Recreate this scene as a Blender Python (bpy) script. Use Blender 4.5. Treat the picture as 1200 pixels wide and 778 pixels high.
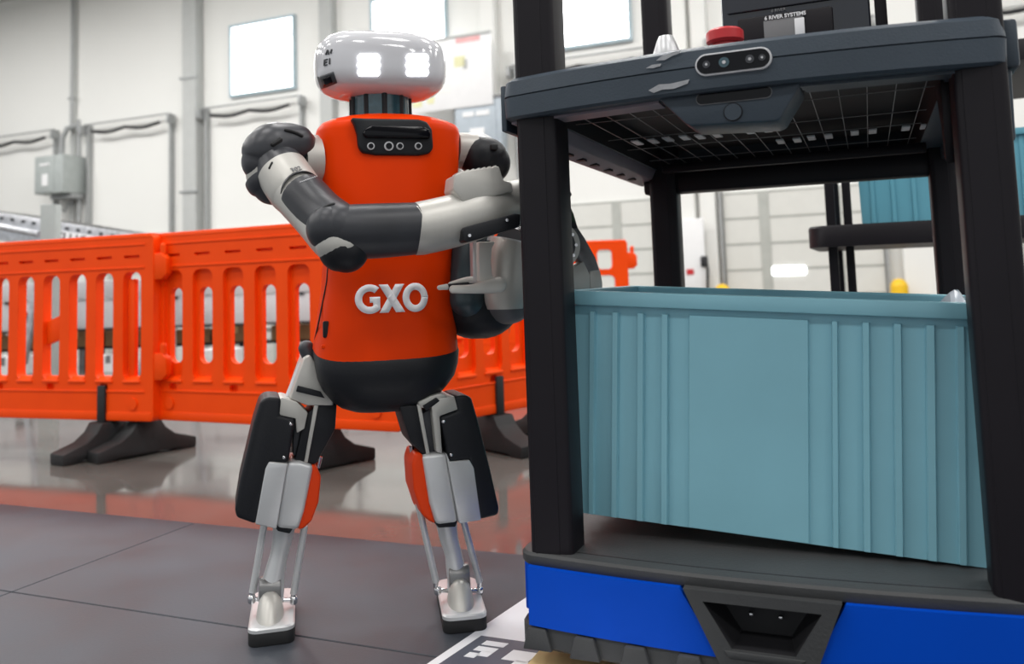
import bpy, bmesh, math, random
from mathutils import Vector, Matrix, noise
random.seed(7)
for o in list(bpy.data.objects): bpy.data.objects.remove(o)
SC = bpy.context.scene
COL = SC.collection

# ------------------------------------------------------------------ camera
FPX, PPX, PPY = 1000.0, 600.0, 245.0            # focal length and principal point for a 1200x778 frame
UP = Vector((-.402, 11.745, -1.0)).normalized() # world up seen from the camera (slight upward pitch and roll)
FW = (Vector((0, 0, -1)) + UP * UP.z).normalized()
RT = FW.cross(UP)
ROT = Matrix((RT, FW, UP))
CAMP = Vector((0, 0, .9))
cd = bpy.data.cameras.new('camera'); cam = bpy.data.objects.new('camera', cd); COL.objects.link(cam)
cd.sensor_fit = 'HORIZONTAL'; cd.sensor_width = 36; cd.lens = 36 * FPX / 1200
cd.shift_x = 0; cd.shift_y = -(389 - PPY) / 1200
cd.clip_end = 200
cam.matrix_world = Matrix.Translation(CAMP) @ ROT.to_4x4()
cd.dof.use_dof = True; cd.dof.focus_distance = 2.2; cd.dof.aperture_fstop = 2.6
SC.camera = cam

# ------------------------------------------------------------------ world, lamps, exposure
W = bpy.data.worlds.new('world'); SC.world = W; W.use_nodes = True
W.node_tree.nodes['Background'].inputs[0].default_value = (.93, .97, 1, 1)
W.node_tree.nodes['Background'].inputs[1].default_value = .70
SC.view_settings.view_transform = 'Standard'; SC.view_settings.look = 'None'
SC.view_settings.exposure = 0.0; SC.view_settings.gamma = 1.0
SC.view_settings.use_curve_mapping = False

def area_light(loc, sx, sy, watts, col=(1, .985, .97), rz=0.0):
    l = bpy.data.lights.new('high_bay_light', 'AREA'); l.shape = 'RECTANGLE'; l.size = sx; l.size_y = sy
    l.energy = watts; l.color = col
    o = bpy.data.objects.new('high_bay_light', l); COL.objects.link(o)
    o.location = loc; o.rotation_euler = (0, 0, rz); return o
HALL = math.atan2(-.383, .924)
for ax in (-21, -15, -9, -3, 3, 9, 15):
    for ay in (-5, 0, 5, 10.5):
        c, s = math.cos(HALL), math.sin(HALL)
        area_light((c*ax - s*ay, s*ax + c*ay, 9.0), 2.4, 1.2, 190 if ay < 9 else (390 if ax < -8 else 310), rz=HALL)

# ------------------------------------------------------------------ reference frames
def ray(px, py):
    return ROT @ Vector(((px - PPX) / FPX, -(py - PPY) / FPX, -1.0))
def on_plane(px, py, p0, n):
    r = ray(px, py); return CAMP + r * ((p0 - CAMP).dot(n) / r.dot(n))
def at_z(px, py, z):
    r = ray(px, py); return CAMP + r * ((z - CAMP.z) / r.z)
def at_y(px, py, y):
    r = ray(px, py); return CAMP + r * (y / r.y)
class Frame:
    """a local frame on the floor: origin, yaw"""
    def __init__(s, x, y, yaw):
        s.o = Vector((x, y, 0)); s.a = yaw
        s.ex = Vector((math.cos(yaw), math.sin(yaw), 0)); s.ey = Vector((-math.sin(yaw), math.cos(yaw), 0))
    def loc(s, w):
        p = w - s.o; return Vector((p.dot(s.ex), p.dot(s.ey), p.z))
    def P(s, px, py, y):        # local point at local depth y
        return s.loc(on_plane(px, py, s.o + s.ey * y, s.ey))
CART = Frame(.064, 2.086, HALL)
ROB = Frame(-.36, 2.42, math.radians(18))
WALL = Frame(-8.3, 21.0, HALL)
HALLF = Frame(0, 0, HALL)

# ------------------------------------------------------------------ materials
def mat(name, col, rough=.5, metal=0.0, var=.06, scale=6.0, bump=0.0, bscale=60.0, emit=None, es=0.0, coat=0.0, alpha=None, rvar=0.0, spec=.5):
    m = bpy.data.materials.new(name); m.use_nodes = True
    nt = m.node_tree; b = nt.nodes['Principled BSDF']
    b.inputs['Roughness'].default_value = rough; b.inputs['Metallic'].default_value = metal
    b.inputs['Coat Weight'].default_value = coat; b.inputs['Specular IOR Level'].default_value = spec
    tc = nt.nodes.new('ShaderNodeTexCoord'); nz = nt.nodes.new('ShaderNodeTexNoise')
    nz.inputs['Scale'].default_value = scale; nz.inputs['Detail'].default_value = 5
    nt.links.new(tc.outputs['Object'], nz.inputs['Vector'])
    cr = nt.nodes.new('ShaderNodeValToRGB')
    cr.color_ramp.elements[0].position = .3; cr.color_ramp.elements[1].position = .7
    cr.color_ramp.elements[0].color = tuple(max(0, c * (1 - var)) for c in col) + (1,)
    cr.color_ramp.elements[1].color = tuple(min(1, c * (1 + var)) for c in col) + (1,)
    nt.links.new(nz.outputs['Fac'], cr.inputs['Fac']); nt.links.new(cr.outputs['Color'], b.inputs['Base Color'])
    if rvar:
        mr = nt.nodes.new('ShaderNodeMapRange'); mr.inputs['From Min'].default_value = .3; mr.inputs['From Max'].default_value = .7
        mr.inputs['To Min'].default_value = max(0, rough - rvar); mr.inputs['To Max'].default_value = rough + rvar
        nt.links.new(nz.outputs['Fac'], mr.inputs['Value']); nt.links.new(mr.outputs['Result'], b.inputs['Roughness'])
    if bump:
        n2 = nt.nodes.new('ShaderNodeTexNoise'); n2.inputs['Scale'].default_value = bscale; n2.inputs['Detail'].default_value = 3
        nt.links.new(tc.outputs['Object'], n2.inputs['Vector'])
        bp = nt.nodes.new('ShaderNodeBump'); bp.inputs['Strength'].default_value = bump; bp.inputs['Distance'].default_value = .004
        nt.links.new(n2.outputs['Fac'], bp.inputs['Height']); nt.links.new(bp.outputs['Normal'], b.inputs['Normal'])
    if emit:
        b.inputs['Emission Color'].default_value = emit + (1,); b.inputs['Emission Strength'].default_value = es
    if alpha is not None: b.inputs['Alpha'].default_value = alpha
    return m
def srgb(r, g, b):
    f = lambda c: (c / 12.92 if c <= .04045 else ((c + .055) / 1.055) ** 2.4)
    return (f(r / 255), f(g / 255), f(b / 255))
M = dict(
    wall=mat('wall_paint', srgb(232, 232, 228), .75, var=.02, scale=.4),
    column=mat('column_paint', srgb(184, 186, 184), .7, var=.03),
    door=mat('dock_door_paint', srgb(214, 214, 208), .55, var=.02),
    doorline=mat('door_rib', srgb(176, 178, 172), .6),
    steel=mat('galvanised_steel', (.36, .37, .37), .5, .3, var=.12, scale=20),
    ceil=mat('ceiling_deck', srgb(200, 200, 196), .8),
    window=mat('daylight_window', (1, 1, 1), .2, emit=(.93, .97, 1), es=6.0),
    winframe=mat('window_frame', srgb(170, 188, 196), .4),
    blackcable=mat('black_rubber', (.012, .012, .014), .55),
    greybox=mat('grey_enamel', srgb(168, 174, 172), .45),
    paper=mat('paper', srgb(232, 232, 232), .7, var=.02),
    orange=mat('orange_plastic', srgb(255, 78, 8), .45, spec=.18, var=.05, bump=.05, bscale=40),
    rubber=mat('black_recycled_rubber', (.014, .014, .015), .62, var=.2, bump=.35, bscale=90),
    concrete=mat('concrete', srgb(104, 100, 96), .085, spec=.75, var=.18, scale=1.6, bump=.05, bscale=5, rvar=.05),
    matting=mat('dark_matting', srgb(66, 70, 77), .5, spec=.3, var=.28, scale=3.0, bump=.08, bscale=120, rvar=.08),
    torso=mat('robot_orange_paint', srgb(236, 62, 0), .38, var=.03, spec=.1),
    white=mat('robot_white_shell', (.66, .66, .69), .12, var=.02, coat=.5),
    logo=mat('white_print', (.95, .95, .97), .5, var=.01),
    rblack=mat('robot_black_plastic', (.011, .012, .015), .45, spec=.28, var=.15, bump=.1, bscale=150),
    rdark=mat('robot_charcoal_plastic', (.042, .044, .051), .36, spec=.4, var=.12, scale=9),
    rgrey=mat('robot_cast_grey', srgb(190, 188, 182), .42, .35, var=.06, bump=.05, bscale=70),
    rsilver=mat('robot_silver', srgb(206, 207, 208), .32, .35, var=.05),
    chrome=mat('chrome', (.7, .7, .72), .16, 1.0),
    sleeve=mat('robot_sleeve', (.032, .034, .040), .4, spec=.35, var=.2, scale=12),
    finger=mat('finger_white', srgb(214, 211, 204), .45),
    scuff=mat('scuff_grey', srgb(150, 152, 156), .7, var=.15, scale=60),
    tealarm=mat('robot_teal_grey', (.03, .052, .062), .35),
    forkmetal=mat('ankle_fork_metal', (.22, .22, .22), .35, .6),
    gripmetal=mat('gripper_metal', (.13, .13, .135), .38, .5, var=.15, scale=30),
    neck=mat('dark_teal_glass', (.03, .085, .11), .08, var=.3, scale=30, coat=.6),
    lens=mat('lens_black', (.003, .003, .005), .12, spec=.22),
    ring=mat('lens_ring', (.55, .55, .57), .35),
    eye=mat('eye_led', (1, 1, 1), .3, emit=(.94, .95, 1), es=5.0),
    capo=mat('knee_orange', srgb(226, 64, 14), .4, spec=.2, var=.05),
    sole=mat('rubber_sole', (.012, .012, .013), .7),
    cframe=mat('cart_charcoal_plastic', srgb(58, 68, 78), .45, spec=.35, var=.08, bump=.15, bscale=200),
    cdeck=mat('cart_deck_plastic', srgb(66, 67, 68), .5, spec=.3, var=.1, bump=.2, bscale=160),
    cpost=mat('cart_post_black', srgb(24, 21, 26), .45, spec=.22, var=.08),
    cunder=mat('cart_underside_bounce_grey', srgb(122, 112, 122), .5),  # lighter purplish grey: light reflected off the robot is mixed into the colour
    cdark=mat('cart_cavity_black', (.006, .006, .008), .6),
    cblue=mat('cart_blue_panel', srgb(0, 72, 190), .42, spec=.12, var=.03),
    cwire=mat('bare_wire', (.24, .24, .25), .4, .6),
    estop=mat('red_button', srgb(190, 40, 46), .35),
    tote=mat('tote_blue_plastic', srgb(136, 190, 205), .36, var=.03, bump=.03, bscale=30),
    tote2=mat('tote_teal_plastic', srgb(104, 172, 192), .4, var=.03),
    film=mat('clear_film', (.8, .84, .9), .12, var=.1, alpha=.45),
    tagdark=mat('tag_ink', srgb(74, 78, 92), .5, var=.03),
    sheet=mat('white_vinyl', srgb(236, 236, 238), .45, var=.02),
    cardboard=mat('cardboard', srgb(158, 122, 84), .8, var=.08),
    convwhite=mat('conveyor_white', srgb(214, 212, 214), .35, var=.03),
    convsteel=mat('conveyor_steel', (.62, .63, .66), .3, .8, var=.2, scale=14),
    yellow=mat('yellow_paint', srgb(238, 190, 24), .45),
    beige=mat('beige_wood', srgb(222, 194, 140), .7, var=.1),
    inkgrey=mat('grey_ink', srgb(120, 120, 122), .6),
    inkred=mat('red_ink', srgb(232, 176, 176), .6),
    inkyellow=mat('yellow_ink', srgb(222, 220, 176), .6),
    inkdark=mat('dark_ink', srgb(60, 62, 66), .6),
    screen=mat('dark_screen', (.006, .008, .018), .12, coat=.5),
)

# ------------------------------------------------------------------ mesh building
class MB:
    def __init__(s): s.bm = bmesh.new()
    def _faces(s, vs, fs):
        bv = [s.bm.verts.new(v) for v in vs]
        for f in fs:
            try: s.bm.faces.new([bv[i] for i in f])
            except ValueError: pass
        return bv
    def _merge(s, t):
        me = bpy.data.meshes.new('t'); t.to_mesh(me); t.free(); s.bm.from_mesh(me); bpy.data.meshes.remove(me)
    def _bev(s, t, w, seg):
        bmesh.ops.recalc_face_normals(t, faces=t.faces)
        if w > 0:
            es = [e for e in t.edges if len(e.link_faces) == 2 and e.calc_face_angle(0) > .35]
            bmesh.ops.bevel(t, geom=es, offset=w, segments=seg, affect='EDGES', clamp_overlap=True, profile=.5)
        s._merge(t)
    def box(s, a, b, bev=0.0, seg=2, rot=None, at=None):
        t = bmesh.new(); bmesh.ops.create_cube(t, size=1)
        for v in t.verts:
            v.co = Vector([(a[i] + b[i]) / 2 + v.co[i] * (b[i] - a[i]) for i in range(3)])
        if rot is not None: bmesh.ops.transform(t, matrix=rot, verts=t.verts)
        s._bev(t, bev, seg); return s
    def prism(s, outline, d0, d1, axis='y', bev=0.0, seg=2):
        """outline: (u,v) loop; extruded along axis from d0 to d1"""
        mk = {'y': lambda u, v, d: (u, d, v), 'z': lambda u, v, d: (u, v, d), 'x': lambda u, v, d: (d, u, v)}[axis]
        t = bmesh.new(); n = len(outline)
        A = [t.verts.new(mk(u, v, d0)) for u, v in outline]; B = [t.verts.new(mk(u, v, d1)) for u, v in outline]
        t.faces.new(A); t.faces.new(B[::-1])
        for i in range(n): t.faces.new((A[i], B[i], B[(i + 1) % n], A[(i + 1) % n]))
        s._bev(t, bev, seg); return s
    def loft(s, rings, cap=True):
        t = bmesh.new(); R = [[t.verts.new(p) for p in r] for r in rings]; n = len(rings[0])
        for a, b in zip(R, R[1:]):
            for i in range(n): t.faces.new((a[i], a[(i + 1) % n], b[(i + 1) % n], b[i]))
        if cap:
            t.faces.new(R[0][::-1]); t.faces.new(R[-1])
        bmesh.ops.recalc_face_normals(t, faces=t.faces); s._merge(t); return s
    def tube(s, pts, rad, seg=20, round0=False, round1=False):
        pts = [Vector(p) for p in pts]
        if isinstance(rad, (int, float)): rad = [rad] * len(pts)
        P, Rr = list(pts), list(rad)
        def cap(p, d, r):
            return [(p + d * (r * math.sin(a)), r * math.cos(a)) for a in (.18, .36, .54, .72, .9, 1.06, 1.2, 1.33, 1.43, 1.5)]
        if round0:
            d = (pts[0] - pts[1]).normalized(); c = cap(pts[0], d, rad[0])
            P = [q for q, _ in c[::-1]] + P; Rr = [q for _, q in c[::-1]] + Rr
        if round1:
            d = (pts[-1] - pts[-2]).normalized(); c = cap(pts[-1], d, rad[-1])
            P += [q for q, _ in c]; Rr += [q for _, q in c]
        rings = []; T0 = None
        for i, p in enumerate(P):
            a = P[max(i - 1, 0)]; b = P[min(i + 1, len(P) - 1)]; T = (b - a).normalized()
            if T0 is None:
                N = T.orthogonal().normalized()
            else:
                N = (N - T * N.dot(T)).normalized()
            T0 = T; Bn = T.cross(N)
            rings.append([p + (N * math.cos(2 * math.pi * k / seg) + Bn * math.sin(2 * math.pi * k / seg)) * Rr[i] for k in range(seg)])
        return s.loft(rings)
    def ball(s, c, r, seg=20, sc=(1, 1, 1)):
        t = bmesh.new(); bmesh.ops.create_uvsphere(t, u_segments=seg, v_segments=max(8, seg // 2), radius=r)
        for v in t.verts: v.co = Vector(c) + Vector([v.co[i] * sc[i] for i in range(3)])
        s._merge(t); return s
    def holes(s, outer, holes, d0, d1, axis='y'):
        """flat plate with holes, thickness d0..d1"""
        mk = {'y': lambda u, v, d: (u, d, v), 'z': lambda u, v, d: (u, v, d)}[axis]
        t = bmesh.new(); loops = [outer] + holes; L0 = []; 
        for d in (d0, d1):
            LL = []; ed = []
            for lp in loops:
                vs = [t.verts.new(mk(u, v, d)) for u, v in lp]; LL.append(vs)
                ed += [t.edges.new((vs[i], vs[(i + 1) % len(vs)])) for i in range(len(vs))]
            bmesh.ops.triangle_fill(t, use_beauty=True, use_dissolve=False, edges=ed)
            L0.append(LL)
        for a, b in zip(*L0):
            for i in range(len(a)): t.faces.new((a[i], a[(i + 1) % len(a)], b[(i + 1) % len(a)], b[i]))
        bmesh.ops.recalc_face_normals(t, faces=t.faces); s._merge(t); return s
    def build(s, name, m, parent=None, smooth=True, ang=.6, loc=None):
        me = bpy.data.meshes.new(name); s.bm.to_mesh(me); s.bm.free()
        if smooth and len(me.polygons):
            me.polygons.foreach_set('use_smooth', [True] * len(me.polygons)); me.set_sharp_from_angle(angle=ang)
        me.materials.append(M[m] if isinstance(m, str) else m)
        o = bpy.data.objects.new(name, me); COL.objects.link(o)
        if parent: o.parent = parent
        if loc is not None: o.location = loc
        return o
def tag(o, label=None, cat=None, group=None, kind=None):
    if label: o['label'] = label
    if cat: o['category'] = cat
    if group: o['group'] = group
    if kind: o['kind'] = kind
    return o
def empty(name, frame=None, loc=None, rz=0.0):
    o = bpy.data.objects.new(name, None); COL.objects.link(o); o.empty_display_size = .1
    if frame: o.location = frame.o; o.rotation_euler = (0, 0, frame.a)
    else: o.location = loc or (0, 0, 0); o.rotation_euler = (0, 0, rz)
    return o
def rrect(x0, x1, z0, z1, r, n=5):
    pts = []
    for cx, cz, a0 in ((x1 - r, z1 - r, 0), (x0 + r, z1 - r, 90), (x0 + r, z0 + r, 180), (x1 - r, z0 + r, 270)):
        for k in range(n + 1):
            a = math.radians(a0 + 90 * k / n); pts.append((cx + r * math.cos(a), cz + r * math.sin(a)))
    return pts
def text_mesh(body, size, m, parent, name, mtx, bold=0.0, ext=.0006):
    cu = bpy.data.curves.new(name, 'FONT'); cu.body = body; cu.size = size; cu.extrude = ext; cu.offset = bold
    cu.align_x = 'CENTER'; cu.align_y = 'CENTER'; cu.resolution_u = 4
    to = bpy.data.objects.new(name, cu); COL.objects.link(to)
    me = bpy.data.meshes.new_from_object(to.evaluated_get(bpy.context.evaluated_depsgraph_get()))
    bpy.data.objects.remove(to); me.transform(mtx); me.materials.clear(); me.materials.append(M[m])
    o = bpy.data.objects.new(name, me); COL.objects.link(o)
    if parent: o.parent = parent
    return o
XZ = Matrix.Rotation(math.pi / 2, 4, 'X')       # text standing in the local xz plane, facing -y

# ------------------------------------------------------------------ hall shell
def hall_box(name, a, b, m, kind='structure', parent=None, bev=0.0):
    o = MB().box(a, b, bev).build(name, m, parent)
    if not parent: o.location = HALLF.o; o.rotation_euler = (0, 0, HALL)
    if kind and not parent: o['kind'] = kind
    return o
wy = HALLF.loc(WALL.o); WX, WY = wy.x, wy.y     # wall origin in hall coordinates
FL = -.008
hall_box('floor', (-45, -14, FL - .2), (40, WY + .4, FL), 'concrete')
hall_box('ceiling', (-45, -14, 9.25), (40, WY + .4, 9.5), 'ceil')
wall = hall_box('wall_back', (-45, WY, FL), (40, WY + .4, 9.25), 'wall')

def wl(o):      # stand a thing in the wall frame
    o.location = WALL.o; o.rotation_euler = (0, 0, HALL); return o
# windows high above the dock doors
for n, c in enumerate((2.70, 6.68, 10.74, 14.75)):
    w = wl(MB().box((c - .89, -.05, 5.62), (c + .89, -.03, 7.26)).build('window_%d' % (n + 1), 'window')); w['kind'] = 'structure'
    m = MB()
    for a, b in (((c - .96, -.09, 5.55), (c + .96, 0, 5.62)), ((c - .96, -.09, 7.26), (c + .96, 0, 7.33)),
                 ((c - .96, -.09, 5.62), (c - .89, 0, 7.26)), ((c + .89, -.09, 5.62), (c + .96, 0, 7.26))): m.box(a, b)
    m.build('window_frame', 'winframe', w)
# dock doors: sectional leaf, high-lift tracks, spring shaft with a sagging cable
for n, c in enumerate((-9.4, -5.45, -1.45, 2.46, 6.6, 10.6, 14.62, 18.7)):
    d = empty('door_%d' % (n + 1)); wl(d); d['kind'] = 'structure'
    for k in range(5):
        MB().box((c - 1.35, -.07, .03 + k * .475), (c + 1.35, 0, .03 + k * .475 + .445), .01, 1).build('door_panel', 'door', d)
        MB().box((c - 1.35, -.075, .475 + k * .475), (c + 1.35, 0, .505 + k * .475)).build('panel_joint', 'doorline', d)
    for sx in (-.62, .62):
        MB().box((c + sx - .09, -.085, .03), (c + sx + .09, -.07, 2.4)).build('stile', 'doorline', d)
    MB().prism(rrect(c - .55, c + .05, .85, 1.01, .05), -.085, -.07).build('vision_slot', M['window'], d)
    for sx in (-1, 1):
        MB().box((c + sx * 1.39 - .028, -.16, 0), (c + sx * 1.39 + .028, 0, 5.35), .008, 1).build('track', 'steel', d)
        MB().prism(rrect(-.12, .12, -.12, .12, .05), c + sx * 1.48 - .03, c + sx * 1.48 + .03, axis='x').build('drum', 'steel', d, loc=(0, -.2, 5.2))
    MB().tube([(c - 1.45, -.2, 5.34), (c + 1.45, -.2, 5.34)], .022, 10).build('shaft', 'steel', d)
    pts = [(c - 1.15 + 2.3 * t / 12, -.24, 5.14 - .075 * abs(math.sin(math.pi * t / 6)) ** 1.3) for t in range(13)]
    MB().tube(pts, .042, 8).build('cable', 'blackcable', d)
# columns along the wall
def wall_column(s, w, dpt, m, label, top=9.25):
    o = wl(MB().box((s - w / 2, -dpt, FL), (s + w / 2, -.001, top), .02, 1).build('trim_%d' % (int(s * 10) + 60), m)); o['kind'] = 'structure'
    if m == 'column':
        for z in (6.1, 3.3):
            MB().box((s - w / 2 - .06, -dpt - .03, z), (s + w / 2 + .06, -dpt + .02, z + .06)).build('band', 'steel', o)
wall_column(.68, .42, .3, 'column', '')
wall_column(4.62, .34, .25, 'column', '')
wall_column(8.65, .34, .25, 'wall', '')
wall_column(12.62, .34, .3, 'wall', '')
wall_column(13.0, .3, .2, 'wall', '')
wall_column(16.5, .5, .3, 'wall', '')
wall_column(-3.45, .12, .12, 'column', '')

# ------------------------------------------------------------------ floor mats
mats = empty('floor_mat', HALLF); tag(mats, 'dark grey floor matting of large square slabs under the robot and cart', 'floor mat')
mo = HALLF.loc(at_z(0, 590, 0)).y               # far edge of the matting in hall coordinates
sa = HALLF.loc(at_z(200, 722, 0)).y; sb = HALLF.loc(at_z(100, 661, 0)).x
step = mo - sa
for i in range(-2, 3):
    for j in range(-3, 1):
        x0 = sb + i * 2.6; y0 = sa + j * step
        MB().box((x0 + .0025, y0 + .0025, FL), (x0 + 2.5975, y0 + step - .0025, 0), .002, 1).build('mat_panel', 'matting', mats)

# ------------------------------------------------------------------ white sheet with a printed square marker
a = at_z(500, 778, .002); b = at_z(612, 703, .002); dv = (b - a).normalized()
sx = CART.ex.copy(); ang = math.atan2(sx.y, sx.x)
def shear_sheet(u, v):  # u along the hall axis, v along the sheet's long edge
    return a + sx * u + dv * v
m = MB(); q = [shear_sheet(u, v) for u, v in ((0, -.5), (.62, -.5), (.62, .56), (0, .56))]
m.loft([[p + Vector((0, 0, -.0015)) for p in q], [p + Vector((0, 0, .0)) for p in q]])
sheet = m.build('floor_sheet', 'sheet'); tag(sheet, 'white vinyl sheet printed with a dark square marker lying beside the cart', 'floor sheet')
tl = at_z(564, 745, .002); bl = at_z(525, 771, .002)
ux = CART.ex * .30; uy = (bl - tl).normalized() * .30
def tagq(u0, u1, v0, v1, name, mt, z):
    q = [tl + ux * u + uy * v for u, v in ((u0, v0), (u1, v0), (u1, v1), (u0, v1))]
    m = MB(); m.loft([[p + Vector((0, 0, .0001)) for p in q], [p + Vector((0, 0, z)) for p in q]]); m.build(name, mt, sheet, smooth=False)
tagq(0, 1, 0, 1, 'marker_square', 'tagdark', .0006)
for u0, u1, v0, v1 in ((.10, .30, .08, .165), (.10, .28, .2, .285), (.18, .28, .28, .37), (.10, .19, .33, .42), (.40, .62, .18, .37), (.52, .7, .36, .5)):
    tagq(u0, u1, v0, v1, 'marker_cell', 'sheet', .0012)

# ------------------------------------------------------------------ tote on the cart
TX0, TX1, TY0, TDEP, TH = .02, .945, .10, .62, .543
trot = math.atan(.0575)
tote = empty('storage_tote', CART)
tag(tote, 'large pale blue ribbed tote standing tilted on the cart deck', 'tote')
tote.rotation_euler = (0, trot, HALL)
tz = CART.o + CART.ex * TX1 + Vector((0, 0, .2725))
tote.location = tz + CART.ey * TY0
LW = TX1 - TX0
tap = .010
def tote_shell(x0, x1, y0, y1, z0, z1, th, tp):
    m = MB()
    def ring(i, z, t): 
        return [(x0 + i + t, y0 + i + t, z), (x1 - i - t, y0 + i + t, z), (x1 - i - t, y1 - i - t, z), (x0 + i + t, y1 - i - t, z)]
    m.loft([ring(th, z0 + th, tp), ring(th, z1, 0), ring(0, z1, 0), ring(0, z0, tp), ], cap=True)
    return m
tb = tote_shell(-LW, 0, 0, TDEP, 0, TH, .006, tap).build('body', 'tote', tote)
m = MB()
def rim(m, x0, x1, y0, y1, z0, z1, out):
    for a, b in (((x0 - out, y0 - out, z0), (x1 + out, y0 + .004, z1)), ((x0 - out, y1 - .004, z0), (x1 + out, y1 + out, z1)),
                 ((x0 - out, y0, z0), (x0 + .004, y1, z1)), ((x1 - .004, y0, z0), (x1 + out, y1, z1))): m.box(a, b, .005, 2)
rim(m, -LW, 0, 0, TDEP, TH - .03, TH + .006, .022); m.build('rim', 'tote', tote)
ribs = [(.061, .078), (.119, .137), (.182, .201), (.241, .260), (.306, .578), (.624, .640), (.687, .705), (.750, .769), (.813, .834), (.872, .890)]
for xa, xb in ribs:
    a_, b_ = xa - TX1, xb - TX1
    m = MB(); dz = TH - .045; pr = .012 if xb - xa < .1 else .007
    m.loft([[(a_, .002 + tap, .003), (a_ + .003, tap - pr, .003), (b_ - .003, tap - pr, .003), (b_, .002 + tap, .003)],
            [(a_, .002, dz), (a_ + .003, -pr, dz), (b_ - .003, -pr, dz), (b_, .002, dz)]])
    m.build('rib' if xb - xa < .1 else 'label_panel', 'tote', tote, ang=.3)
for k in range(6):                               # ribs on the end wall
    y = .07 + k * .09
    MB().box((-LW - .009, y, .005), (-LW + .008, y + .02, TH - .035), .002, 1).build('rib', 'tote', tote)
# crumpled clear film at the far corner of the tote
m = MB(); bmf = m.bm
g = [[None] * 10 for _ in range(10)]
for i in range(10):
    for j in range(10):
        u, v = i / 9, j / 9
        h = .075 * math.sin(math.pi * u) * math.sin(math.pi * v) + .03 * noise.noise(Vector((u * 5, v * 5, 2.2)))
        g[i][j] = bmf.verts.new((-.115 + .09 * u, .04 + .16 * v, TH - .055 + h * .8 + .035 * u))
for i in range(9):
    for j in range(9): bmf.faces.new((g[i][j], g[i + 1][j], g[i + 1][j + 1], g[i][j + 1]))
film = m.build('plastic_film', 'film', smooth=True, ang=.25)
film.location = tote.location; film.rotation_euler = tote.rotation_euler
sm = film.modifiers.new('thick', 'SOLIDIFY'); sm.thickness = .002
tag(film, 'crumpled clear plastic film showing above the blue tote rim', 'plastic film')

# ------------------------------------------------------------------ cart
cart = empty('transport_cart', CART)
tag(cart, 'charcoal framed mobile cart with blue front panels carrying the large tilted tote', 'cart')
CWd, CL = .969, 1.2
def bow(x, y0, b):          # bowed front edge of deck, shelf and panels
    t = (x - CWd / 2) / (CWd / 2 + .08); return y0 - b * max(0, 1 - t * t)
def plan(inset, y_front, b, x0=-.075, x1=1.045, yr=1.30, r=.05, n=18):
    x0 += inset; x1 -= inset
    pts = []
    for k in range(n + 1):
        x = x0 + r + (x1 - x0 - 2 * r) * k / n; pts.append((x, bow(x, y_front + inset, b)))
    for k in range(1, 6):
        a = math.radians(-90 + 90 * k / 6); pts.append((x1 - r + r * math.cos(a), bow(x1 - r, y_front + inset, b) + r + r * math.sin(a)))
    pts += [(x1, yr - r), (x1 - r * .3, yr - r * .3), (x1 - r, yr), (x0 + r, yr), (x0 + r * .3, yr - r * .3), (x0, yr - r)]
    yb = bow(x0 + r, y_front + inset, b) + r
    for k in range(0, 6):
        a = math.radians(180 + 90 * k / 6); pts.append((x0 + r + r * math.cos(a), yb + r * math.sin(a)))
    return pts
def slab(lv, *args, **kw):
    m = MB(); m.loft([[(x, y, z) for x, y in plan(i, *args, **kw)] for i, z in lv]); return m
# base: skirt, body, deck
slab([(.022, .055), (.008, .065), (.008, .105), (.012, .112)], -.055, .05).build('bumper', 'cdeck', cart)
slab([(.075, .112), (.075, .25)], -.055, .045).build('base_body', 'cdeck', cart)
slab([(.012, .243), (.009, .25), (.009, .264), (.014, .270), (.025, .272), (.05, .272), (.1, .272)], -.055, .045).build('deck', 'cdeck', cart)
MB().loft([[(x, y, z) for x, y in plan(i, -.055, .045)] for i, z in ((.048, .2715), (.049, .2726), (.052, .2726), (.053, .2715), (.048, .2715))], cap=False).build('deck_line', 'cpost', cart)
for k in range(9):                               # bumper lugs under the blue panels
    x = -.02 + k * .118
    y = bow(x, -.052, .05)
    MB().prism([(x - .03, .06), (x + .042, .06), (x + .028, .108), (x - .016, .108)], y - .012, y + .03, bev=.004).build('bumper_lug', 'cdeck', cart)
def panel(x0, x1, skew0, skew1, name):
    m = MB(); n = 14; R0, R1 = [], []
    rows = ((.112, 0), (.243, 1))
    outer, inner = [], []
    vs = []
    for z, t in rows:
        xa = x0 + (skew0 * (t)); xb = x1 + skew1 * t
        vs.append([(xa + (xb - xa) * k / n, bow(xa + (xb - xa) * k / n, -.058, .045), z) for k in range(n + 1)])
    lo, hi = vs
    ring_out = lo + hi[::-1]
    m.loft([[(x, y, z) for x, y, z in ring_out], [(x, y + .03, z) for x, y, z in ring_out]], cap=False)
    bmf = m.bm
    for off in (0, .03):
        A = [bmf.verts.new((x, y + off, z)) for x, y, z in lo]; B = [bmf.verts.new((x, y + off, z)) for x, y, z in hi]
        for k in range(n): bmf.faces.new((A[k], A[k + 1], B[k + 1], B[k]))
    bmesh.ops.remove_doubles(bmf, verts=bmf.verts, dist=.0002); bmesh.ops.recalc_face_normals(bmf, faces=bmf.faces)
    return m.build(name, 'cblue', cart, ang=.5)
panel(-.035, .405, 0, -.08, 'blue_panel'); panel(.585, 1.005, .07, 0, 'blue_panel')
m = MB(); m.box((-.078, .02, .112), (-.03, 1.2, .243), .006).build('blue_side_panel', 'cblue', cart)
m = MB(); m.box((1.0, .02, .112), (1.048, 1.2, .243), .006).build('blue_side_panel', 'cblue', cart)
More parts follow.
